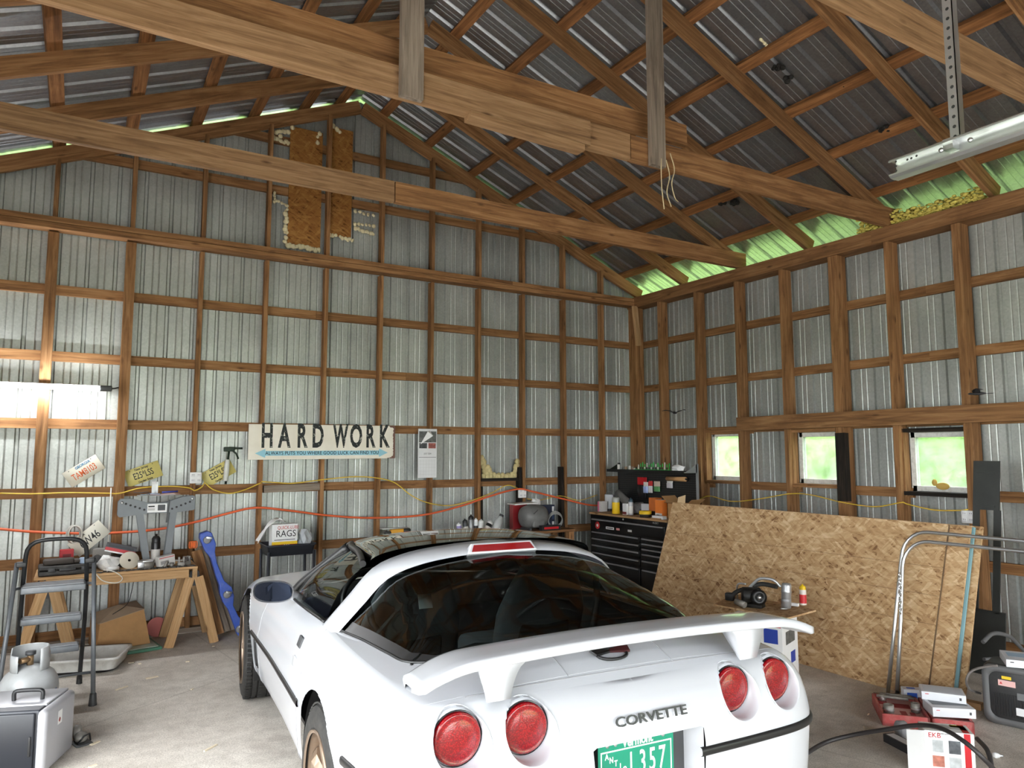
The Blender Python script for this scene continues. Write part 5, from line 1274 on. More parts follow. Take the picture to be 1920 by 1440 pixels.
# ================================================================ propane cylinder
pc = thing('gas_cylinder', 'grey propane cylinder with a collar at the left edge', 'gas cylinder', (-6.775, -2.28, 0))
PG = plain('cylinder_grey', (178, 180, 180), .4, .1, var=.05, dirt=(140, 136, 128), dirt_amt=.25)
MB().lathe([(.10, .0), (.105, .03), (.10, .04), (.145, .08), (.155, .13), (.155, .27), (.150, .31), (.125, .355), (.085, .385), (.04, .40), (0, .402)], 36).build('tank', PG, pc)
rows = []
for a in np.linspace(-1.0, 4.1, 30):
    h = .505 if .3 < a % 6.28 < 2.9 or a < -.2 else .47
    rows.append([(.098*math.cos(a), .098*math.sin(a), .375), (.10*math.cos(a), .10*math.sin(a), .44), (.10*math.cos(a), .10*math.sin(a), h-.004), (.094*math.cos(a), .094*math.sin(a), h)])
MB().grid(rows).build('collar', PG, pc, solid=.004)
MB().tube([(0, 0, .40), (0, 0, .46)], .018, 12).build('valve', plain('brass', (150, 122, 90), .45, .7, var=.2), pc); MB().tube([(0, 0, .435), (-.05, -.04, .435)], .016, 12).build('valve_outlet', plain('brass', (150, 122, 90)), pc); MB().lathe([(.0, .0), (.028, 0), (.028, .02), (0, .02)], 12, (0, 0, .46)).build('valve_knob', DGREY, pc)
lb = MB(); rows = []
for a in np.linspace(3.7, 5.9, 20): rows.append([(.1562*math.cos(a), .1562*math.sin(a), .19), (.1562*math.cos(a), .1562*math.sin(a), .262)])
lb.grid(rows).build('label_band', plain('label_blue', (50, 84, 150), .5, var=.4, vscale=18), pc)
# ================================================================ silver and black portable case
A = PX(90, 1330, 2, .33); B = PX(142, 1290, 2, .33); rzc = math.atan2(B.y-A.y, B.x-A.x)
ex = Vector((math.cos(rzc-math.pi/2), math.sin(rzc-math.pi/2), 0))       # to the right-front
cs = thing('equipment_case', 'portable case with silver rounded shell and black front panel at bottom left', 'case', ((A.x+B.x)/2, (A.y+B.y)/2, 0), rzc)
dpt = (B-A).length; SV = plain('silver_plastic', (182, 182, 186), .35, .2, var=.04)
# local x runs front->back along the visible side; local +y points left (into the case)
MB().rbox((0, .025, .163), (dpt+.02, .05, .326), .03).build('end_cap', SV, cs)
MB().rbox((.012, .25, .166), (dpt+.0, .42, .318), .012).build('shell', plain('dark_shell', (52, 54, 60), .4, var=.06), cs)
MB().rbox((.05, .25, .326), (dpt*.78, .42, .012), .006).build('top_cover', SV, cs)
MB().rbox((-dpt/2-.002, .26, .165), (.012, .40, .30), .006).build('front_panel', plain('front_black', (28, 31, 38), .3, var=.06), cs)
MB().rbox((-dpt/2-.01, .075, .15), (.012, .012, .10), .004).build('door_pull', BLACK, cs)
MB().tube(cr([(.0, .10, .325), (.0, .10, .372), (.0, .125, .382), (.0, .215, .382), (.0, .24, .372), (.0, .24, .325)], 24), .011, 8).build('carry_handle', BLACK, cs)
MB().box((-.02, -.0012, .24), (.05, .001, .07)).build('sticker', WHITE, cs); MB().lathe([(0, .0008), (.012, 0)], 14, (-.025, -.002, .228), rot=(math.pi/2, 0, 0)).build('sticker_mark', plain('mark_red', (150, 60, 50), .6), cs)
# little wheel / fan thing behind the case
fw_ = thing('caster_pulley', 'small grey pulley wheel on a bracket behind the portable case', 'pulley', (PX(150, 1392, 2, 0).x, PX(150, 1392, 2, 0).y, 0), .3)
MB().lathe([(.0, -.02), (.03, -.02), (.045, -.012), (.04, 0), (.045, .012), (.03, .02), (0, .02)], 22, (0, .05, .045), rot=(.4, math.pi/2, 0)).build('wheel', DUSTY, fw_)
MB().ball((0, -.01, .032), .036, sc=(1, 1.1, .85)).build('housing', DUSTY, fw_); MB().rbox((-.0, -.02, .004), (.09, .12, .008), .003).build('base_plate', DGREY, fw_); MB().tube([(-.03, -.05, .01), (-.0, -.06, .05), (.035, -.04, .05), (.045, -.03, .008)], .005, 6).build('wire_bail', BLACK, fw_)
# chips and splinters on the floor
CHIPW = plain('chip_pale', (222, 208, 182), .8, var=.05)
CHIPL = ['wide pale splinter lying on open floor right of the ladder', 'long thin pale splinter near the ladder rubber foot', 'pale splinter beside the small pulley', 'thin curled pale splinter in the open floor left of the car', 'pale splinter at the very bottom of the picture near the case', 'tiny white crumb on the floor in front of the green tray', 'tiny brown splinter on the floor in front of the sawhorse', 'pale splinter touching the white pan corner', 'tiny splinter between the sawhorse feet and the car wheel', 'thin white sliver on the floor left of the red case, farther one', 'thin white sliver on the floor left of the red case, nearer one', 'tiny pale crumb on the floor near the front wheel']
for k_, (px, py, l, w) in enumerate([(285, 1271, .085, .022), (228, 1291, .095, .014), (178, 1394, .06, .02), (395, 1403, .10, .012), (174, 1437, .04, .016), (262, 1245, .02, .02), (352, 1166+75, .03, .012), (246, 1243, .04, .015), (400, 1212, .02, .015), (1628, 1340, .03, .004), (1620, 1365, .03, .004), (360, 1293, .02, .012)]):
    p = PX(px, py, 2, 0); o = MB().box((0, 0, .003), (l, w, .006)).build('wood_chip', CHIPW); o.location = (p.x, p.y, 0); o.rotation_euler = (0, 0, .2+.6*math.sin(k_*7)); tag(o, CHIPL[k_], 'splinter', 'splinters on the floor')
# ================================================================ black cart with rags
ct_ = thing('utility_cart', 'black utility cart against the wall behind the car nose', 'cart', (-4.79, -.36, 0))
rows = [[(x, y, z) for x, y in rr(w, d_, .03)] for (w, d_, z) in ((.36, .26, .70), (.42, .32, .70), (.45, .35, .80), (.47, .37, .805), (.47, .37, .79), (.44, .34, .78), (.42, .32, .765))]
CB = plain('cart_black', (44, 46, 52), .45, var=.08)
MB().grid(rows, closed_u=True).build('top_tray', CB, ct_); MB().add([(x, y, .765) for x, y in rr(.43, .33, .03)], [tuple(range(24))]).build('tray_floor', CB, ct_)
MB().grid([[(x, y, z) for x, y in rr(w, d_, .03)] for (w, d_, z) in ((.01, .01, .15), (.40, .30, .15), (.45, .35, .24), (.46, .36, .24))], closed_u=True).build('lower_tray', CB, ct_)
for sx_ in (-1, 1):
    for sy_ in (-1, 1): MB().tube([(sx_*.215, sy_*.165, 0), (sx_*.215, sy_*.165, .74)], .014, 8).build('leg', CB, ct_)
rg_ = carton('white and yellow carton printed RAGS standing on the black cart', (-4.845, -.40, .7655), (.245, .10, .225), .06, WHITE, [('f', 0, -.066, .245, .028, YELLOW), ('f', 0, -.095, .245, .03, plain('rag_red', (196, 44, 40), .6, var=.3, vscale=25)), ('f', 0, -.035, .2, .006, INKB)], [('f', 'QUICK-LUBE', .045, .03, .078, RED, .8), ('f', 'RAGS', .088, .01, .020, INKB, .9), ('f', '200', .04, .02, -.095, WHITE, 1.0)], name='rag_box')
cl_ = MB(); rows = []
for k_, t_ in enumerate(np.linspace(0, 1, 12)):
    c = cr([(-4.84, -.40, .998), (-4.90, -.41, 1.04), (-4.985, -.43, 1.0), (-5.05, -.44, .91), (-5.10, -.45, .84)], 12)[k_]
    rows.append([(c[0]+.012*math.sin(j*2), c[1]-.04+.027*j, c[2]+.012*math.sin(j*1.7+k_)) for j in range(4)])
o = cl_.grid(rows).build('white_rag', WHITE, None, solid=.004); tag(o, 'white cloth rag pulled out of the rag carton and drooping left', 'rag')
crumple('plastic_bag', 'crumpled clear plastic bag on the black cart beside the rag carton', 'bag', (-4.635, -.38, .7655), (.07, .07, .10), plain('clear_plastic', (190, 194, 198), .3, var=.1), 5)
# ================================================================ tool chest in the far corner
CHB = plain('chest_black', (17, 17, 18), .3, .1, var=.1); CHH = plain('chest_handle', (140, 140, 140), .4, .3, var=.1)
tcst = thing('tool_chest', 'black rolling tool chest with silver drawer pulls and a wooden top in the far corner', 'tool chest', (-.895, -1.065, 0), -math.pi/2)
# local frame: x along the front (towards the camera side), -y out of the front
CW, CD, CH = 1.35, .47, .925
MB().bbox((-CW/2, -CD/2, .09), (CW/2, CD/2, CH)).build('chest_body', CHB, tcst, bevel=.006)
o = board('wood_top', (-CW/2-.01, 0, CH+.0115), (CW/2+.01, 0, CH+.0115), CD+.02, .022, (0, 1, 0), WOODN, tcst)
for sx_ in (-1, 1):
    for sy_ in (-1, 1): MB().lathe([(0, -.02), (.045, -.02), (.045, .02), (0, .02)], 16, (sx_*.58, sy_*.17, .045), rot=(math.pi/2, 0, 0)).build('caster', BLACK, tcst)
def drawer(x0, x1, z0, z1):
    d = MB().rbox(((x0+x1)/2, -CD/2-.006, (z0+z1)/2), (x1-x0-.012, .014, z1-z0-.010), .004).build('drawer', CHB, tcst)
    MB().rbox(((x0+x1)/2, -CD/2-.016, z1-.018), (x1-x0-.05, .016, .018), .006).build('drawer_pull', CHH, d)
    return d
# z of the rows read from the pulls
drawer(-CW/2+.02, CW/2-.02, .735, .885)
xs = .245
for z1, z0 in ((.732, .655), (.652, .575), (.572, .487), (.484, .395)): drawer(-CW/2+.02, xs, z0, z1)
for z1, z0 in ((.732, .680), (.677, .622), (.619, .565), (.562, .492), (.489, .395)): drawer(xs+.01, CW/2-.02, z0, z1)
drawer(-CW/2+.02, xs, .11, .39); drawer(xs+.01, CW/2-.02, .11, .39)
text('maker_name', 'HUSKY', .030, plain('logo_silver', (190, 190, 188), .4), tcst, (.50, -CD/2-.0022, .905), (math.pi/2, 0, 0), sx=1.0)
MB().lathe([(0, .006), (.011, .004), (.012, 0)], 12, (-.05, -CD/2-.001, .905), rot=(math.pi/2, 0, 0)).build('lock', STEEL, tcst)
STK = plain('sticker_white', (214, 212, 208), .5, var=.1); STR = plain('sticker_red', (196, 52, 52), .5)
for (x, w, h, m) in ((-.28, .15, .036, STK), (-.13, .06, .03, plain('sticker_pink', (206, 140, 136), .5)), (.08, .07, .03, STK)): MB().box((x, -CD/2-.0145, .785), (w, .001, .8*h)).build('sticker', m, tcst)
MB().box((-.28, -CD/2-.0155, .785), (.12, .0008, .010)).build('sticker_print', INKB, tcst)
MB().lathe([(.018, .0006), (.045, .0006), (.045, 0)], 20, (-.52, -CD/2-.0145, .80), rot=(math.pi/2, 0, 0)).build('round_sticker', STR, tcst)
MB().lathe([(0, .0008), (.02, 0)], 16, (-.52, -CD/2-.0145, .80), rot=(math.pi/2, 0, 0)).build('round_sticker', STK, tcst)
# ---- pegboard back with a shelf
n = NT('pegboard_black'); tcx = n.add('ShaderNodeTexCoord'); sxy = n.add('ShaderNodeSeparateXYZ'); n.l.new(tcx.outputs['Object'], sxy.inputs[0])
def fr1(o_): return n.math('SUBTRACT', n.math('FRACT', n.math('MULTIPLY', o_, 1/.0254)), .5)
a_, b_ = fr1(sxy.outputs[0]), fr1(sxy.outputs[2])
rr2 = n.math('ADD', n.math('MULTIPLY', a_, a_), n.math('MULTIPLY', b_, b_))
n.set(col=n.ramp(rr2, [(0.03, srgb(70, 72, 72)), (0.04, srgb(16, 16, 17))]), rough=.4); PEG = n.m
pg = thing('pegboard_back', 'black pegboard panel with an overhead shelf standing on the tool chest', 'pegboard', (-.665, -1.065, CH+.0230), -math.pi/2)
MB().bbox((-.675, -.006, 0), (.675, .006, .52)).build('pegboard', PEG, pg)
MB().bbox((-.675, -.20, .495), (.675, .0, .507)).build('shelf', CHB, pg); MB().bbox((-.675, -.204, .49), (.675, -.197, .525)).build('shelf_lip', CHB, pg)
for s_, m in ((-1, CHB), (1, plain('panel_grey', (150, 152, 154), .4, .5))):
    MB().prism([(0, .50), (-.20, .50), (0, .60)], .006, rot=Matrix(((0, 0, 1), (1, 0, 0), (0, 1, 0))), org=(s_*.675, 0, 0)).build('shelf_bracket', m, pg)
    MB().bbox((s_*.675, -.02, 0), (s_*.681, .02, .6)).build('side_post', m, pg)
def onchest(px, py, z=CH+.0225, x=-.9):
    p = PX(px, py, 0, x); return (x, p.y, z)
CZ = CH+.0232
def atc(px, x): return (x, PX(px, 960, 0, x).y, CZ)
# shelf goods (shelf top z, world)
SZ = CH+.023+.5075; SX = -.775
def ats(px, x=SX): return (x, PX(px, 880, 0, x).y, SZ)
JW = plain('jar_white', (216, 214, 208), .45, var=.1); JT = plain('jar_tan', (150, 128, 104), .6, var=.3, vscale=20); JG = plain('jar_grey', (120, 118, 114), .5, var=.3, vscale=20)
for k_, (px, r, h, m, lab) in enumerate([(1160, .018, .075, JW, 'white-capped clear jar at the left end of the pegboard shelf'), (1168, .017, .045, JG, 'short grey fitting second from the left on the pegboard shelf'), (1174, .018, .05, JT, 'tan fitting third from the left on the pegboard shelf'), (1181, .015, .06, JW, 'tall white tube fourth on the pegboard shelf'), (1186, .016, .05, JT, 'tan-topped pot just left of the green rack'), (1190, .014, .04, JW, 'small white pot touching the green rack')]):
    o = thing('shelf_jar', lab, 'jar', ats(px), group='jars on the pegboard shelf'); MB().lathe([(0, 0), (r, 0), (r, h*.75), (r*.8, h*.8)], 14).build('jar_body', m, o); MB().lathe([(r*.95, h*.78), (r*.95, h), (0, h)], 14).build('lid', (JW, JG, JT)[k_ % 3], o)
gr = PX(1194, 880, 0, SX).y; gr2 = PX(1256, 880, 0, SX).y
rk = thing('driver_rack', 'bright green rack of upright driver bits on the pegboard shelf', 'rack', (SX, (gr+gr2)/2, SZ), -math.pi/2)
GRN = plain('bright_green', (46, 176, 72), .4, var=.08); Lr = abs(gr2-gr)
MB().rbox((0, 0, .012), (Lr, .09, .022), .005).build('rack_base', GRN, rk)
for k_ in range(15):
    x = -Lr/2+.02+(Lr-.04)*k_/14; hh = .055+.03*((k_*7) % 5)/4
    MB().tube([(x, .012, .02), (x, .012, .02+hh)], .007, 8).build('driver', GRN if k_ % 4 else JW, rk)
    MB().tube([(x, -.025, .02), (x, -.025, .05)], .0075, 8).build('socket', (BLACK, JW, BLACK)[k_ % 3], rk)
crumple('rag_bundle', 'bundle of white rags on the right end of the pegboard shelf', 'rags', (SX, PX(1272, 880, 0, SX).y, SZ), (.06, .10, .05), WHITE, 15)
# things hung on the pegboard
def hang(px, py, w, h, mats, lab, x=-.69, cat='packet', split=.4):
    p = PX(px, py, 0, x); o = thing('hanging_packet', lab, cat, (x, p.y, p.z), -math.pi/2, group='packets hung on the pegboard')
    MB().rbox((0, 0, h/2*(1-split)), (w, .012, h*split), .003).build('card', mats[0], o); MB().rbox((0, -.004, -h*split/2), (w*.95, .022, h*(1-split)), .006).build('blister', mats[1], o)
    MB().tube([(0, 0, h/2-.01), (0, .015, h/2)], .003, 6).build('hook', STEEL, o); return o
hang(1204, 915, .16, .26, (RED, plain('blister_black', (24, 25, 28), .2)), 'packet with a red card and black tool on the pegboard', split=.36)
hang(1211, 914, .075, .13, (JW, plain('blister_blue', (150, 166, 206), .3, var=.2)), 'packet with small blue bits on the pegboard', x=-.705)
hang(1220, 913, .065, .14, (STR, JW), 'narrow packet with a red edge on the pegboard')
hang(1232, 912, .10, .12, (plain('pale_card', (206, 186, 170), .6), plain('green_print', (92, 150, 92), .5, var=.2)), 'packet with a pink and green card on the pegboard', split=.5)
hang(1256, 907, .09, .10, (JW, plain('bag_silver', (196, 194, 196), .3, var=.15)), 'small clear bag hung on the right side of the pegboard')
o = thing('cardboard_tube', 'brown cardboard roll hung across the right of the pegboard', 'tube', (-.71, PX(1268, 898, 0, -.71).y, PX(1268, 898, 0, -.71).z), -math.pi/2); MB().lathe([(.012, -.15), (.026, -.15), (.026, .15), (.012, .15), (.012, -.15)], 18, rot=(0, math.pi/2, 0)).build('roll', CARD, o); MB().tube([(-.17, 0, 0), (.17, 0, 0)], .011, 10).build('rod', BLACK, o)
# goods on the chest top
carton('small pink and white carton at the left end of the tool chest top', atc(1130, -.95), (.07, .10, .125), -math.pi/2, JW, [('f', -.02, 0, .03, .12, plain('pink_print', (214, 110, 140), .5))])
o = thing('paint_can', 'tall white metal can on the tool chest behind the yellow one', 'can', atc(1143, -.82)); MB().lathe([(0, 0), (.058, 0), (.06, .005), (.06, .20), (.055, .205), (.05, .198), (0, .198)], 24).build('can_body', plain('can_white', (206, 210, 214), .4, var=.05), o); MB().lathe([(.0605, 0), (.0605, .03)], 24).build('base_band', BLACK, o); MB().tube(cr([(.06, 0, .19), (.04, 0, .235), (-.04, 0, .235), (-.06, 0, .19)], 12), .0025, 5).build('bail', STEEL, o)
o = thing('wipes_tub', 'yellow tub with a clear grey top on the tool chest', 'tub', atc(1155, -1.02)); MB().lathe([(0, 0), (.045, 0), (.047, .004), (.047, .135)], 24).build('tub_body', plain('tub_yellow', (238, 196, 36), .4), o); MB().lathe([(.046, .135), (.046, .185), (.04, .195), (0, .195)], 24).build('tub_lid', plain('lid_clear', (160, 162, 156), .3), o)
o = thing('fabric_roll', 'grey fabric roll lying slanted behind the yellow tub', 'roll', (-.78, PX(1172, 950, 0, -.78).y, CZ+.145), rot=(.55, 0, 0)); MB().tube([(0, .16, 0), (0, -.16, 0)], .05, 16).build('roll_body', plain('grey_fabric', (126, 124, 120), .9, var=.15), o)
spray_can('white and silver spray bottle at the middle of the tool chest top', atc(1183, -1.0), .03, .20, plain('silver_can', (190, 190, 192), .3, .3), JW, plain('teal_cap', (60, 84, 96), .4))
carton('small white upright carton beside the silver spray bottle', atc(1174, -1.02), (.07, .05, .13), -math.pi/2, WHITE, [('f', 0, -.045, .066, .03, plain('dull_red', (120, 50, 48), .6))])
crumple('cloth_heap', 'heap of grey work gloves behind the spray bottle', 'gloves', (-.84, PX(1197, 960, 0, -.84).y, CZ), (.09, .13, .09), plain('grey_cloth', (110, 108, 106), .9, var=.25, vscale=14), 22)
carton('leaning white carton near the yellow lid on the tool chest', atc(1213, -.86), (.13, .05, .13), -math.pi/2+.15, plain('pale_white', (204, 204, 206), .6))
o = thing('putty_tub', 'low dark tub with a yellow lid on the tool chest edge', 'tub', atc(1210, -1.04)); MB().lathe([(0, 0), (.062, 0), (.064, .035)], 24).build('tub_body', plain('tub_dark', (60, 56, 50), .5), o); MB().lathe([(.069, .033), (.070, .068), (.066, .07), (0, .07)], 24).build('lid', YELLOW, o)
carton('orange printed carton on the tool chest, left of two', atc(1229, -.86), (.11, .10, .21), -math.pi/2, plain('carton_orange', (206, 112, 52), .6, var=.15), [('f', 0, -.07, .10, .05, INKB)])
carton('brighter orange carton with a white top on the tool chest, right of two', atc(1240, -.98), (.11, .08, .20), -math.pi/2, plain('carton_orange2', (232, 128, 52), .6, var=.08), [('t', 0, 0, .1, .07, WHITE), ('f', 0, -.07, .108, .05, STK), ('f', -.01, -.07, .05, .02, INKB)])
carton('flat white carton at the front edge of the chest beside the plywood', atc(1236, -1.08), (.17, .06, .035), -math.pi/2, WHITE)
o = board('plywood_scrap', (-1.06, PX(1228, 968, 0, -1.06).y, CZ+.006), (-1.06, PX(1246, 968, 0, -1.06).y, CZ+.006), .12, .01, (1, 0, 0), WOODN); tag(o, 'thin plywood scrap lying on the tool chest front edge', 'scrap')
ob = thing('open_carton', 'open brown cardboard carton with raised flaps at the right of the tool chest', 'box', (-.87, PX(1282, 940, 0, -.87).y, CZ), -math.pi/2+.1)
MB().add([(-.13, -.11, 0), (.13, -.11, 0), (.13, .11, 0), (-.13, .11, 0), (-.13, -.11, .17), (.13, -.11, .17), (.13, .11, .17), (-.13, .11, .17)], [(0, 1, 2, 3), (0, 1, 5, 4), (1, 2, 6, 5), (2, 3, 7, 6), (3, 0, 4, 7)]).build('box_body', CARD, ob, solid=.004)
for f_ in ([(-.13, -.11, .17), (-.13, .11, .17), (-.22, .11, .245), (-.22, -.11, .245)], [(.13, -.11, .17), (.13, .11, .17), (.20, .11, .22), (.20, -.11, .22)], [(-.13, -.11, .17), (.13, -.11, .17), (.12, -.19, .19), (-.12, -.19, .19)]): MB().add(f_, [(0, 1, 2, 3)]).build('flap', CARD, ob, solid=.004)
MB().add([(.0, -.12, .12), (.13, -.14, .12), (.11, -.10, .27), (-.0, -.09, .24)], [(0, 1, 2, 3)]).build('note_card', plain('cream_card', (236, 206, 160), .7), ob, solid=.003)
# ================================================================ low bench behind the car with compressor and cans
b2 = thing('back_bench', 'low wooden bench along the back wall hidden behind the car roof', 'bench', (-2.75, -.38, 0))
board('bench_top', (-1.15, 0, .765), (1.25, 0, .765), .42, .03, (0, 1, 0), WOOD, b2)
for sx_ in (-1.1, 1.2):
    for sy_ in (-.17, .17): board('leg', (sx_, sy_, 0), (sx_, sy_, .75), .07, .05, (1, 0, 0), WOOD, b2)
B2 = .7801
def atb(px, y=-.38): return (PX(px, 980, 1, y).x, y, B2)
cm = thing('air_tank', 'grey round-ended portable air tank on the bench behind the car roof', 'air tank', atb(1000, -.385))
TG = plain('tank_grey', (112, 112, 110), .45, .1, var=.08, dirt=(70, 68, 64), dirt_amt=.4)
MB().lathe([(0, -.17), (.07, -.165), (.115, -.14), (.135, -.08), (.14, 0), (.135, .08), (.115, .14), (.07, .165), (0, .17)], 28, (0, 0, .15), rot=(0, math.pi/2, 0)).build('tank_shell', TG, cm)
MB().rbox((0, -.10, .10), (.16, .06, .14), .02).build('pressure_box', TG, cm)
for sx_ in (-.1, .1): MB().box((sx_, 0, .012), (.03, .2, .024)).build('foot', DGREY, cm)
MB().tube([(-.02, -.13, .235), (-.08, -.135, .19)], .004, 6).build('gauge_line', BLACK, cm)
carton('red steel carton standing behind the grey air tank', atb(972, -.165), (.20, .08, .29), 0, plain('tin_red', (150, 40, 44), .4, var=.1), name='red_tin')
carton('navy carton with white labels right of the grey air tank', atb(1026, -.16), (.17, .08, .26), 0, plain('carton_navy2', (34, 44, 66), .5, var=.1), [('f', .06, .08, .03, .06, WHITE), ('f', .06, -.10, .03, .06, WHITE), ('f', .06, 0, .03, .09, plain('print_blue', (52, 74, 110), .5))])
o = board('white_shelf_board', PX(958, 936, 1, -.26), PX(1000, 933, 1, -.26), .18, .014, (0, 1, 0), JW); o.location.z = B2+.29+.0075; tag(o, 'thin white shelf board laid on top of the red tin', 'board')
crumple('grocery_bag', 'white crumpled bag wedged on top of the navy carton', 'bag', (PX(1018, 950, 1, -.33).x, -.16, B2+.261), (.08, .04, .05), WHITE, 31)
for k_, (px, r, h, m, b, c, rot, lab) in enumerate([(862, .028, .13, plain('lilac', (150, 140, 196), .4), JW, WHITE, (0, -.1, 0), 'lilac and white spray bottle at the left of the row behind the car'), (875, .03, .17, DGREY, LBL, BLACK, (0, -.15, 0), 'grey spray can with a pale band in the row behind the car roof'), (883, .032, .21, plain('can_steel', (130, 130, 130), .4, .5), None, BLACK, (0, 0, 0), 'tall grey can with a black cap behind the car roof'), (892, .026, .17, WHITE, BLACK, WHITE, (0, 0, 0), 'black and white spray can in the middle of the row behind the car'), (900, .032, .155, plain('white_can', (214, 214, 212), .4), None, WHITE, (0, .1, 0), 'plain white can right of the middle behind the car roof'), (910, .034, .15, BLACK, LBL, WHITE, (0, .5, 0), 'tilted black can with a light label in the row behind the car')]):
    spray_can(lab, atb(px, -.42), r, h, m, b, c, rot, 'cans behind the car roof')
spray = thing('spray_gun_cup', 'clear jug of thinner tilted on the bench beside the cans', 'jug', tuple(Vector(atb(928, -.42))+Vector((0, 0, .026))), rot=(0, .5, 0)); MB().lathe([(0, 0), (.045, 0), (.05, .01), (.05, .10), (.03, .14), (.022, .17), (0, .17)], 20).build('jug_body', plain('jug_clear', (180, 182, 180), .25, var=.1), spray); MB().lathe([(.026, .165), (.026, .19), (0, .19)], 14).build('cap', DGREY, spray)
wc = thing('hose_coil', 'coil of grey cable beside the air tank', 'coil', (PX(1040, 990, 1, -.45).x, -.45, B2+.09))
for k_ in range(5): MB().tube([(.10*math.cos(a)+.005*k_, -.02+.01*k_, .085*math.sin(a)+.006*k_) for a in np.linspace(0, 2*math.pi, 30, endpoint=False)], .005, 6, closed=True).build('loop', plain('cable_grey', (150, 150, 146), .5), wc)
carton('long black carton with red lettering at the foot of the air tank', (PX(1030, 995, 1, -.56).x, -.575, B2), (.26, .06, .06), 0, BLACK, [('f', 0, 0, .2, .025, RED)])
dr = thing('cordless_drill', 'yellow and black cordless tool lying left on the bench behind the car', 'power tool', atb(745, -.40))
MB().rbox((0, 0, .075), (.16, .06, .05), .015).build('tool_body', plain('tool_yellow', (222, 160, 48), .45), dr); MB().rbox((-.09, 0, .06), (.10, .05, .04), .012).build('chuck', BLACK, dr); MB().rbox((.10, 0, .05), (.08, .08, .095), .01).build('battery', BLACK, dr); MB().rbox((-.03, 0, .03), (.10, .04, .06), .01).build('grip', BLACK, dr); MB().rbox((-.03, .0, .106), (.30, .07, .010), .003).build('guide_rail', STEEL, dr)
# ================================================================ boards leaning on the right wall
def lean_sheet(name, label, cat, y0, y1, xb, xt, zt, th, mat, off=0.0, group=None, grooves=(), zb=0.0):
    """sheet leaning towards the right wall; local x along -y of the world, local y up the slope"""
    L_ = abs(y1-y0); H_ = math.hypot(xt-xb, zt-zb)
    t = thing(name, label, cat, (xb, (y0+y1)/2, zb), group=group)
    ux = Vector((0, -1, 0)); uy = Vector((xt-xb, 0, zt-zb)).normalized(); uz = ux.cross(uy)
    R = Matrix((ux, uy, uz)).transposed(); t.rotation_euler = R.to_euler()
    MB().box((0, H_/2, -th/2-off), (L_, H_, th)).build('panel', mat, t)
    if grooves: MB().box((L_/2+.0008, H_/2, -th/2-off), (.0016, H_, th+.001)).build('cut_edge', plain('cut_edge', (104, 84, 62), .9, var=.2), t)
    for g in grooves: MB().box((0, g, .0002-off), (L_-.01, .0022, .0008)).build('chalk_line', plain('board_line', (110, 82, 56), .9), t)
    return t
E_ = lean_sheet('osb_sheet', 'large OSB sheet leaning on the right wall, frontmost of its stack', 'board', -1.90, -4.72, -1.59, -1.19, 1.15, .016, OSB, grooves=(.30, .50, .70, .90))
lean_sheet('osb_sheet', 'second OSB sheet whose right edge shows past the front one', 'board', -2.3, -4.86, -1.555, -1.168, 1.145, .016, OSB, group=None)
lean_sheet('drywall_sheet', 'board with a pale blue edge behind the OSB sheets', 'board', -2.4, -4.872, -1.52, -1.140, 1.14, .014, plain('drywall_blue', (132, 172, 178), .8, var=.06))
lean_sheet('osb_sheet', 'rearmost OSB sheet of the leaning stack, edge behind the blue one', 'board', -2.5, -4.905, -1.475, -1.10, 1.145, .016, OSB)
# ---- bent conduit loops leaning on the sheets
for k_, (dx, fy, lab) in enumerate([(0.0, -4.515, 'bent galvanised conduit loop leaning on the OSB, outer of the pair'), (-.035, -4.60, 'bent galvanised conduit loop leaning on the OSB, inner of the pair')]):
    xb = -1.70+dx; lx = lambda z: xb+.30*z+.0
    zt = 1.10-.06*k_
    y1_, y2_ = -4.50-.035*k_, -5.70
    P_ = [(lx(.0), fy, .0), (lx(.5), (fy+y1_)/2, .5), (lx(.85), y1_, .85)]
    for a in np.linspace(0, math.pi/2, 8): P_.append((lx(zt-.17+.17*math.sin(a)), y1_-.17+.17*math.cos(a), zt-.17+.17*math.sin(a)))
    for a in np.linspace(0, math.pi/2, 8): P_.append((lx(zt-.17+.17*math.cos(a)), y2_+.17-.17*math.sin(a), zt-.17+.17*math.cos(a)))
    P_ += [(lx(.5), y2_, .5), (lx(0), y2_-.02, 0)]
    t = thing('conduit_loop', lab, 'conduit', (0, 0, 0), group='conduit loops')
    MB().tube(P_, .0125, 10).build('tube', STEEL, t)
    if k_ == 1: MB().tube([(lx(.0), fy, .0), (lx(.05), fy-.0, .05)], .0145, 10).build('end_sleeve', BLACK, t)
ch_ = thing('steel_chain', 'short bright steel chain hanging between the conduit legs', 'chain', (-1.545, -4.55, .80))
for k_ in range(11):
    z = -.024*k_; a_ = (k_ % 2)*math.pi/2
    MB().tube([(.010*math.cos(a)*math.cos(a_)-.006*k_, .010*math.cos(a)*math.sin(a_)-.003*k_, z+.017*math.sin(a)) for a in np.linspace(0, 2*math.pi, 12, endpoint=False)], .0035, 5, closed=True).build('link', CHROME, ch_)
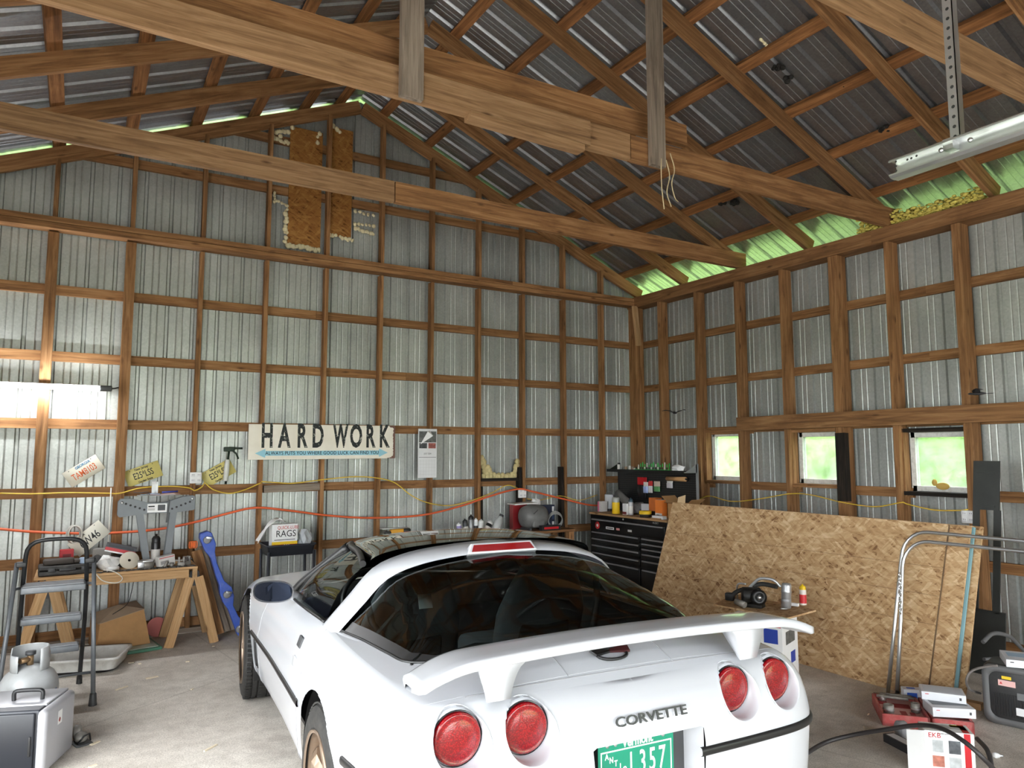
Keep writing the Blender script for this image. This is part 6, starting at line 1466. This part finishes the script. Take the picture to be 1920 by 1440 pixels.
# ---- tall dark steel frame behind the stack
fr0 = PX(1826, 872, 0, -.42)
ft = thing('steel_rack', 'tall dark grey sheet steel rack leaning on the wall right of the charred window', 'rack', (-.66, -4.60, 0))
DF = plain('frame_dark', (58, 60, 58), .5, .4, var=.15)
yA, yB_ = fr0.y+4.60, PX(1875, 872, 0, -.42).y+4.60
def lp_(z): return .82-.42-(1.62-z)*.245 if False else (z/1.62)*.24
def slab(name, z0, z1, a, b, th=.012): 
    vs = []
    for (z, ) in ((z0,), (z1,)):
        for y in (a, b):
            for d in (0, th): vs.append((lp_(z)+d, y, z))
    return MB().add(vs, [(0, 1, 3, 2), (4, 6, 7, 5), (0, 4, 5, 1), (2, 3, 7, 6), (0, 2, 6, 4), (1, 5, 7, 3)]).build(name, DF, ft)
slab('head_plate', 1.22, 1.60, yA, yB_); slab('upright', .45, 1.22, yA, yA-.05); slab('upright', .45, 1.22, yB_+.04, yB_-.01); slab('foot_plate', .0, .47, yA+.02, yB_-.05)
slab('head_rib', 1.50, 1.515, yA-.03, yB_+.03, -.006); slab('head_rib', 1.24, 1.255, yA-.03, yB_+.03, -.006)
# ================================================================ carton with offcut, compressor, canister and spray can
q1, q2, q3, q4 = PX(1338, 1132, 2, .50), PX(1475, 1158, 2, .50), PX(1530, 1143, 2, .50), PX(1380, 1112, 2, .50)
P1, P2 = PX(1372, 1150, 2, .485), PX(1466, 1163, 2, .485)
rzb = math.atan2(P2.y-P1.y, P2.x-P1.x); Lb = (P2-P1).length
nb = Vector((-math.sin(rzb), math.cos(rzb), 0)); cb = (P1+P2)/2+nb*.17
BLP = plain('print_royal', (44, 68, 160), .5); 
ab = carton('white printed air hose reel carton with blue and red pictures behind the car wing', (cb.x, cb.y, 0), (Lb, .34, .485), rzb, WHITE, [('f', -Lb*.30, .12, .07, .10, BLP), ('f', -Lb*.08, .12, .06, .10, plain('print_red', (190, 40, 50), .5)), ('f', .10, .12, .10, .10, BLP), ('f', 0, .19, Lb*.95, .012, STR), ('r', 0, .10, .2, .09, plain('photo_grey', (96, 98, 96))), ('r', .05, -.05, .1, .08, BLP)], [('f', 'HEAVY-DUTY AIR HOSE REEL', .03, -.02, .212, INKB, .8)])
oc = thing('osb_offcut', 'OSB offcut lying on the printed carton as a small table', 'board', (0, 0, .4858))
ring = [q1, q2, q3, q4]
MB().add([(p.x, p.y, 0) for p in ring]+[(p.x, p.y, .012) for p in ring], [(3, 2, 1, 0), (4, 5, 6, 7)]+[(i, (i+1) % 4, 4+(i+1) % 4, 4+i) for i in range(4)]).build('panel', OSB, oc)
OZ = .4979
def ato(px, py): p = PX(px, py, 2, OZ); return (p.x, p.y, OZ)
AL = plain('aluminium', (186, 188, 190), .35, .7, var=.08, vscale=12)
ac = thing('ac_compressor', 'black air conditioning compressor with pulley and hoses on the OSB offcut', 'compressor', ato(1412, 1138), rzb)
MB().lathe([(0, -.08), (.055, -.08), (.062, -.07), (.062, .05), (.05, .06), (0, .06)], 24, (0, 0, .085), rot=(0, math.pi/2, .5)).build('housing', plain('comp_black', (30, 29, 27), .5, .2, var=.3, vscale=20), ac)
RXc = Euler((0, math.pi/2, .5-math.pi/2*0)).to_matrix()
MB().lathe([(0, 0), (.05, 0), (.058, .004), (.052, .010), (.058, .016), (.052, .022), (.058, .03), (.03, .034), (.028, .030), (0, .030)], 26, (.05, -.03, .085), rot=Euler((math.pi/2, 0, .7)).to_matrix()).build('pulley', plain('pulley_black', (22, 22, 22), .4), ac)
MB().lathe([(0, .012), (.013, .010), (.016, 0)], 14, (.07, -.055, .085), rot=Euler((math.pi/2, 0, .7)).to_matrix()).build('hub', STEEL, ac)
MB().rbox((0, 0, .016), (.16, .09, .03), .006).build('bracket', plain('comp_black', (30, 29, 27)), ac)
MB().tube(cr([(-.03, .02, .14), (.02, .02, .19), (.06, .02, .215), (.15, .02, .215), (.19, .03, .18), (.20, .03, .165)], 24), .011, 10).build('metal_pipe', AL, ac)
MB().tube(cr([(-.01, .03, .15), (.06, .05, .17), (.17, .06, .16)], 14), .017, 10).build('rubber_hose', RUBBER, ac)
MB().tube(cr([(-.13, .03, .02), (-.13, .02, .12), (-.11, .01, .16), (-.05, .0, .165)], 16), .007, 8).build('metal_pipe', AL, ac)
MB().tube(cr([(-.06, -.02, .13), (-.12, -.03, .10), (-.15, -.03, .07)], 12), .016, 8).build('rubber_hose', RUBBER, ac)
MB().rbox((-.17, -.02, .06), (.07, .05, .06), .01).build('switch_box', BLACK, ac)
MB().tube([(-.11, -.06, .04), (-.03, -.085, .022)], .024, 12).build('silencer', DUSTY, ac)
cn = thing('receiver_canister', 'aluminium receiver drier canister standing right of the compressor', 'canister', ato(1474, 1141), rot=(.0, .08, 0))
MB().lathe([(0, 0), (.03, .002), (.036, .012), (.036, .115), (.038, .12), (.038, .128), (.036, .133), (.036, .17), (.03, .185), (0, .19)], 24).build('canister', AL, cn); MB().lathe([(.0365, .055), (.0365, .07)], 24).build('band', plain('band_grey', (150, 150, 150), .4), cn)
MB().tube([(-.0, -.02, .006), (-.06, -.05, .008), (-.11, -.04, .010)], .006, 8).build('outlet_pipe', AL, cn)
spray_can('small spray can with a red and yellow label beside the canister', ato(1506, 1134), .026, .155, plain('can_cream', (224, 216, 206), .4), plain('label_red', (206, 52, 56), .4, var=.2), YELLOW)
carton('tiny white carton between the canister and the spray can', ato(1490, 1136), (.06, .03, .022), rzb, WHITE)
# ================================================================ open red tool case on the floor
fc = PX(1655, 1360, 2, 0); rcn = PX(1828, 1378, 2, 0)
dxc = (rcn-fc); Lc = dxc.length; rzr = math.atan2(dxc.y, dxc.x)
rc_ = thing('red_tool_case', 'open red plastic tool case full of sockets and fittings on the floor', 'tool case', (fc.x, fc.y, 0), rzr)
RC = plain('case_red', (176, 72, 70), .5, var=.1, dirt=(196, 170, 160), dirt_amt=.4); RCL = plain('case_pink', (206, 160, 152), .6, var=.1)
hb = Lc*.53; dpc = .40
def tray(x0, x1, nm):
    p = MB().bbox((x0, 0, 0), (x1, dpc, .014)).build(nm, RC, rc_)
    for a, b in (((x0, 0, .0), (x1, .014, .07)), ((x0, dpc-.014, 0), (x1, dpc, .07)), ((x0, 0, 0), (x0+.014, dpc, .07)), ((x1-.014, 0, 0), (x1, dpc, .07))): MB().bbox(a, b).build('rim', RC, p)
    return p
tb = tray(0, hb, 'case_base'); tl2 = tray(hb+.012, Lc, 'case_lid')
ins_ = MB().bbox((.014, .014, .014), (hb-.014, dpc-.014, .045)).build('moulded_insert', RCL, tb)
for k_, (x, y, w, d_) in enumerate([(.05, .30, .05, .06), (.15, .26, .10, .08), (.14, .12, .035, .08), (.19, .10, .03, .09), (.07, .16, .03, .05)]): MB().bbox((x-w/2, y-d_/2, .0445), (x+w/2, y+d_/2, .047)).build('well', plain('well_red', (150, 46, 48), .6), ins_)
for k_, (x, y, r, h) in enumerate([(.055, .11, .030, .05), (.055, .345, .022, .04), (.215, .17, .026, .055)]):
    f = MB().lathe([(r*.6, 0), (r, 0), (r, h), (r*.6, h), (r*.6, .01)], 18, (x, y, .045)).build('socket', DUSTY, tb); MB().lathe([(r*1.1, h*.35), (r*1.1, h*.5)], 18, (x, y, .045)).build('socket_ring', STEEL, f)
for k_, (x0, y0, x1, y1) in enumerate([(.02, .34, .20, .30), (.05, .39, .22, .36), (.10, .36, .24, .33), (.12, .32, .23, .37)]): MB().tube([(x0, y0, .075), (x1, y1, .08)], .010-.0015*k_, 8).build('wrench', DUSTY, tb)
def onfl(x, y, z=0): c, s = math.cos(rzr), math.sin(rzr); return (fc.x+c*x-s*y, fc.y+s*x+c*y, z)
WBX = plain('carton_bluewhite', (222, 224, 228), .5, var=.03)
carton('white abrasive carton, lower and front one, resting in the red case lid', onfl(hb+.13, .13, .0705), (.24, .16, .055), rzr+.15, WBX, [('f', -.09, .012, .02, .004, RED), ('f', .09, 0, .012, .016, DGREY), ('t', 0, .02, .20, .09, plain('carton_slot', (110, 114, 118), .6))], name='abrasive_carton', group='white abrasive cartons')
carton('white abrasive carton lying crosswise over the lower one in the red case', onfl(hb+.12, .24, .1265), (.24, .16, .05), rzr-.1, WBX, [('f', -.09, .012, .02, .004, RED), ('f', .09, 0, .012, .016, DGREY), ('t', 0, 0, .21, .13, plain('paper_pale', (206, 212, 220), .6))], name='abrasive_carton', group='white abrasive cartons')
carton('long blue and white carton lying behind the abrasive cartons', onfl(hb+.10, .46, .0), (.34, .07, .11), rzr+.08, WBX, [('f', -.12, .02, .06, .03, plain('royal_blue', (48, 92, 190), .5)), ('f', .13, -.01, .06, .03, plain('royal_blue', (48, 92, 190))), ('t', -.12, 0, .05, .03, plain('royal_blue', (48, 92, 190)))], name='long_carton')
o = board('timber_strip', onfl(.03, .50, .02), onfl(.42, .55, .02), .04, .05, (0, 0, 1), WOODG); tag(o, 'pale timber strip on the floor behind the red tool case', 'timber')
# grey disc / roll by the case, printed carton, small black carton
gd = thing('grey_roll', 'short grey roll of tape standing on edge before the red case', 'roll', (PX(1692, 1385, 2, 0).x, PX(1692, 1385, 2, 0).y, 0), .5)
MB().lathe([(.0, -.025), (.045, -.025), (.05, -.02), (.05, .02), (.045, .025), (0, .025)], 24, (0, 0, .05), rot=(math.pi/2, 0, .5)).build('roll_body', plain('roll_grey', (150, 150, 152), .6, var=.06), gd)
kk = PX(1738, 1452, 2, 0); kr = PX(1832, 1462, 2, 0); rze = math.atan2(kr.y-kk.y, kr.x-kk.x); Le = (kr-kk).length
ne = Vector((-math.sin(rze), math.cos(rze), 0)); ce_ = (kk+kr)/2+ne*.07
PIC = plain('pic_dark', (84, 88, 92), .5, var=.5, vscale=25); PICR = plain('pic_red', (176, 110, 92), .5, var=.4, vscale=25); PICL = plain('pic_light', (176, 180, 180), .5, var=.25, vscale=25)
eb = carton('white carton with a red stripe and tool photos standing at bottom right', (ce_.x, ce_.y, 0), (Le, .13, .22), rze, WHITE, [('f', Le*.36, 0, .03, .215, RED), ('f', -Le*.24, .035, .05, .06, PICL), ('f', -Le*.24, -.04, .055, .055, PICR), ('f', Le*.10, .035, .055, .065, PIC), ('f', Le*.10, -.045, .055, .06, PICL), ('t', 0, .01, Le*.9, .06, PICL), ('t', Le*.36, 0, .03, .12, RED), ('t', Le*.25, .03, .06, .03, YELLOW)], [('f', 'EKB', .035, -Le*.30, .088, RED, 1.0), ('f', 'for every polish and tool', .012, -Le*.05, .1, INKB, .7)])
MB().add([(-Le/2, -.065, .0), (-Le/2-.075, -.02, .0), (-Le/2-.075, -.02, .20), (-Le/2, -.065, .218)], [(0, 1, 2, 3)]).build('open_flap', WHITE, eb, solid=.002)
kb = PX(1690, 1402, 2, 0); carton('narrow black carton with a white panel beside the photo carton', (kb.x, kb.y, 0), (.07, .20, .045), rze+.5, plain('carton_black', (34, 34, 36), .5, var=.1), [('t', 0, 0, .05, .17, PAPER), ('f', 0, 0, .05, .02, PAPER)])
# ---- black hose looping over the floor
hp_ = [tuple(PX(a, b, 2, z)) for a, b, z in [(1500, 1420, .03), (1548, 1392, .05), (1600, 1378, .10), (1660, 1368, .18), (1720, 1360, .25), (1765, 1366, .28), (1810, 1392, .27), (1850, 1428, .20), (1880, 1462, .06)]]
o = MB().tube(cr(hp_, 60), .0115, 10).build('black_hose', plain('hose_black', (46, 42, 42), .5, var=.1)); tag(o, 'thick black hose arching from the car over the red case', 'hose')
hp_ = [tuple(PX(a, b, 2, z)) for a, b, z in [(1832, 1385, .10), (1850, 1405, .10), (1858, 1430, .06), (1862, 1470, .02)]]
o = MB().tube(cr(hp_, 30), .012, 10).build('black_hose', plain('hose_black', (46, 42, 42))); tag(o, 'short black hose end right of the photo carton', 'hose')
o = thing('light_bulb', 'small clear bulb lying on the concrete at bottom right', 'bulb', (PX(1868, 1422, 2, 0).x, PX(1868, 1422, 2, 0).y, .016), rot=(math.pi/2, 0, .8)); MB().lathe([(0, -.02), (.012, -.018), (.016, -.004), (.012, .012), (.006, .02), (0, .021)], 14).build('bulb_glass', plain('bulb_clear', (210, 210, 208), .1), o); MB().lathe([(.006, .02), (.006, .034), (0, .035)], 10).build('bulb_base', STEEL, o)
# ================================================================ black appliance at the right edge
d1 = PX(1846, 1352, 2, 0); d2 = PX(1935, 1372, 2, 0); rzd = math.atan2(d2.y-d1.y, d2.x-d1.x); Ld = (d2-d1).length+.06
nd_ = Vector((-math.sin(rzd), math.cos(rzd), 0)); xd_ = Vector((math.cos(rzd), math.sin(rzd), 0)); cd_ = d1+xd_*Ld/2+nd_*.13
dh = thing('dehumidifier', 'black appliance with a grey rounded bezel and warning labels at the right edge', 'appliance', (cd_.x, cd_.y, 0), rzd)
BZL = plain('bezel_grey', (92, 92, 92), .5, var=.08)
HD = .36
MB().rbox((0, 0, HD/2), (Ld, .26, HD-.004), .04).build('shell', plain('appliance_black', (34, 34, 35), .5, var=.1, dirt=(90, 86, 80), dirt_amt=.2), dh)
rows = []
for (w, h, y) in ((Ld-.0, HD-.01, -.125), (Ld-.005, HD-.012, -.140), (Ld-.06, HD-.07, -.142), (Ld-.075, HD-.085, -.132)): rows.append([(x, y, z+HD/2) for x, z in rr(w, h, .05)])
MB().grid(rows, closed_u=True).build('bezel', BZL, dh)
for k_ in range(14): MB().box((-Ld/2+.06+(Ld-.12)*k_/13, -.133, .125), (.006, .006, .13)).build('vent_slat', BLACK, dh)
MB().box((-.02, -.136, .255), (.09, .001, .035)).build('warning_label', plain('label_pink', (222, 178, 172), .6), dh); MB().box((-.02, -.136, .288), (.05, .001, .018)).build('yellow_label', YELLOW, dh); MB().box((.055, -.136, .10), (.07, .001, .045)).build('rating_label', PAPER, dh); MB().box((.06, -.136, .19), (.06, .001, .04)).build('grey_label', GREY, dh)
MB().prism([(-.008, -.007), (.008, -.007), (0, .008)], .0006, rot=(math.pi/2, 0, 0), org=(-.05, -.1366, .255)).build('warning_mark', STR, dh)
wb2 = carton('white tablet-sized carton on top of the black appliance', (cd_.x+xd_.x*.04+nd_.x*.0, cd_.y+xd_.y*.04, HD-.002), (.20, .24, .045), rzd+.35, WBX, [('t', 0, .02, .15, .10, plain('sky_print', (170, 196, 216), .5, var=.1)), ('f', -.07, .008, .02, .006, DGREY), ('f', .07, -.005, .012, .014, DGREY)])
pc2 = thing('power_cord', 'grey power cord looping off the left of the appliance', 'cord', (0, 0, 0))
MB().tube(cr([tuple(PX(a, b, 2, z)) for a, b, z in [(1870, 1248, .42), (1848, 1250, .40), (1822, 1258, .36), (1812, 1275, .30), (1818, 1292, .20), (1838, 1300, .12)]], 40), .007, 8).build('cord', plain('cord_grey', (110, 104, 100), .6), pc2)
ob2 = board('timber_offcut', PX(1810, 1318, 2, .02), PX(1842, 1325, 2, .02), .04, .06, (0, 0, 1), WOODN); tag(ob2, 'small fresh timber block on the floor left of the appliance', 'timber')
# handle bars of a hand truck behind the appliance
ht = thing('hand_truck', 'grey tube handle of a hand truck rising behind the appliance', 'hand truck', (0, 0, 0))
hh = cr([tuple(PX(1843, 1204, 1, -4.88)), tuple(PX(1862, 1188, 1, -4.88)), tuple(PX(1890, 1192, 1, -4.88)), tuple(PX(1905, 1205, 1, -4.88)), tuple(PX(1925, 1228, 1, -4.88)), tuple(PX(1940, 1262, 1, -4.88))], 30)
MB().tube(hh, .014, 10).build('handle_tube', BZL, ht)
e0 = Vector(hh[-1]); MB().tube([e0, (e0.x+.05, e0.y, .02)], .014, 10).build('frame_tube', BZL, ht)
MB().tube([PX(1845, 1236, 1, -4.86), PX(1880, 1234, 1, -4.86)], .012, 8).build('cross_tube', BZL, ht)
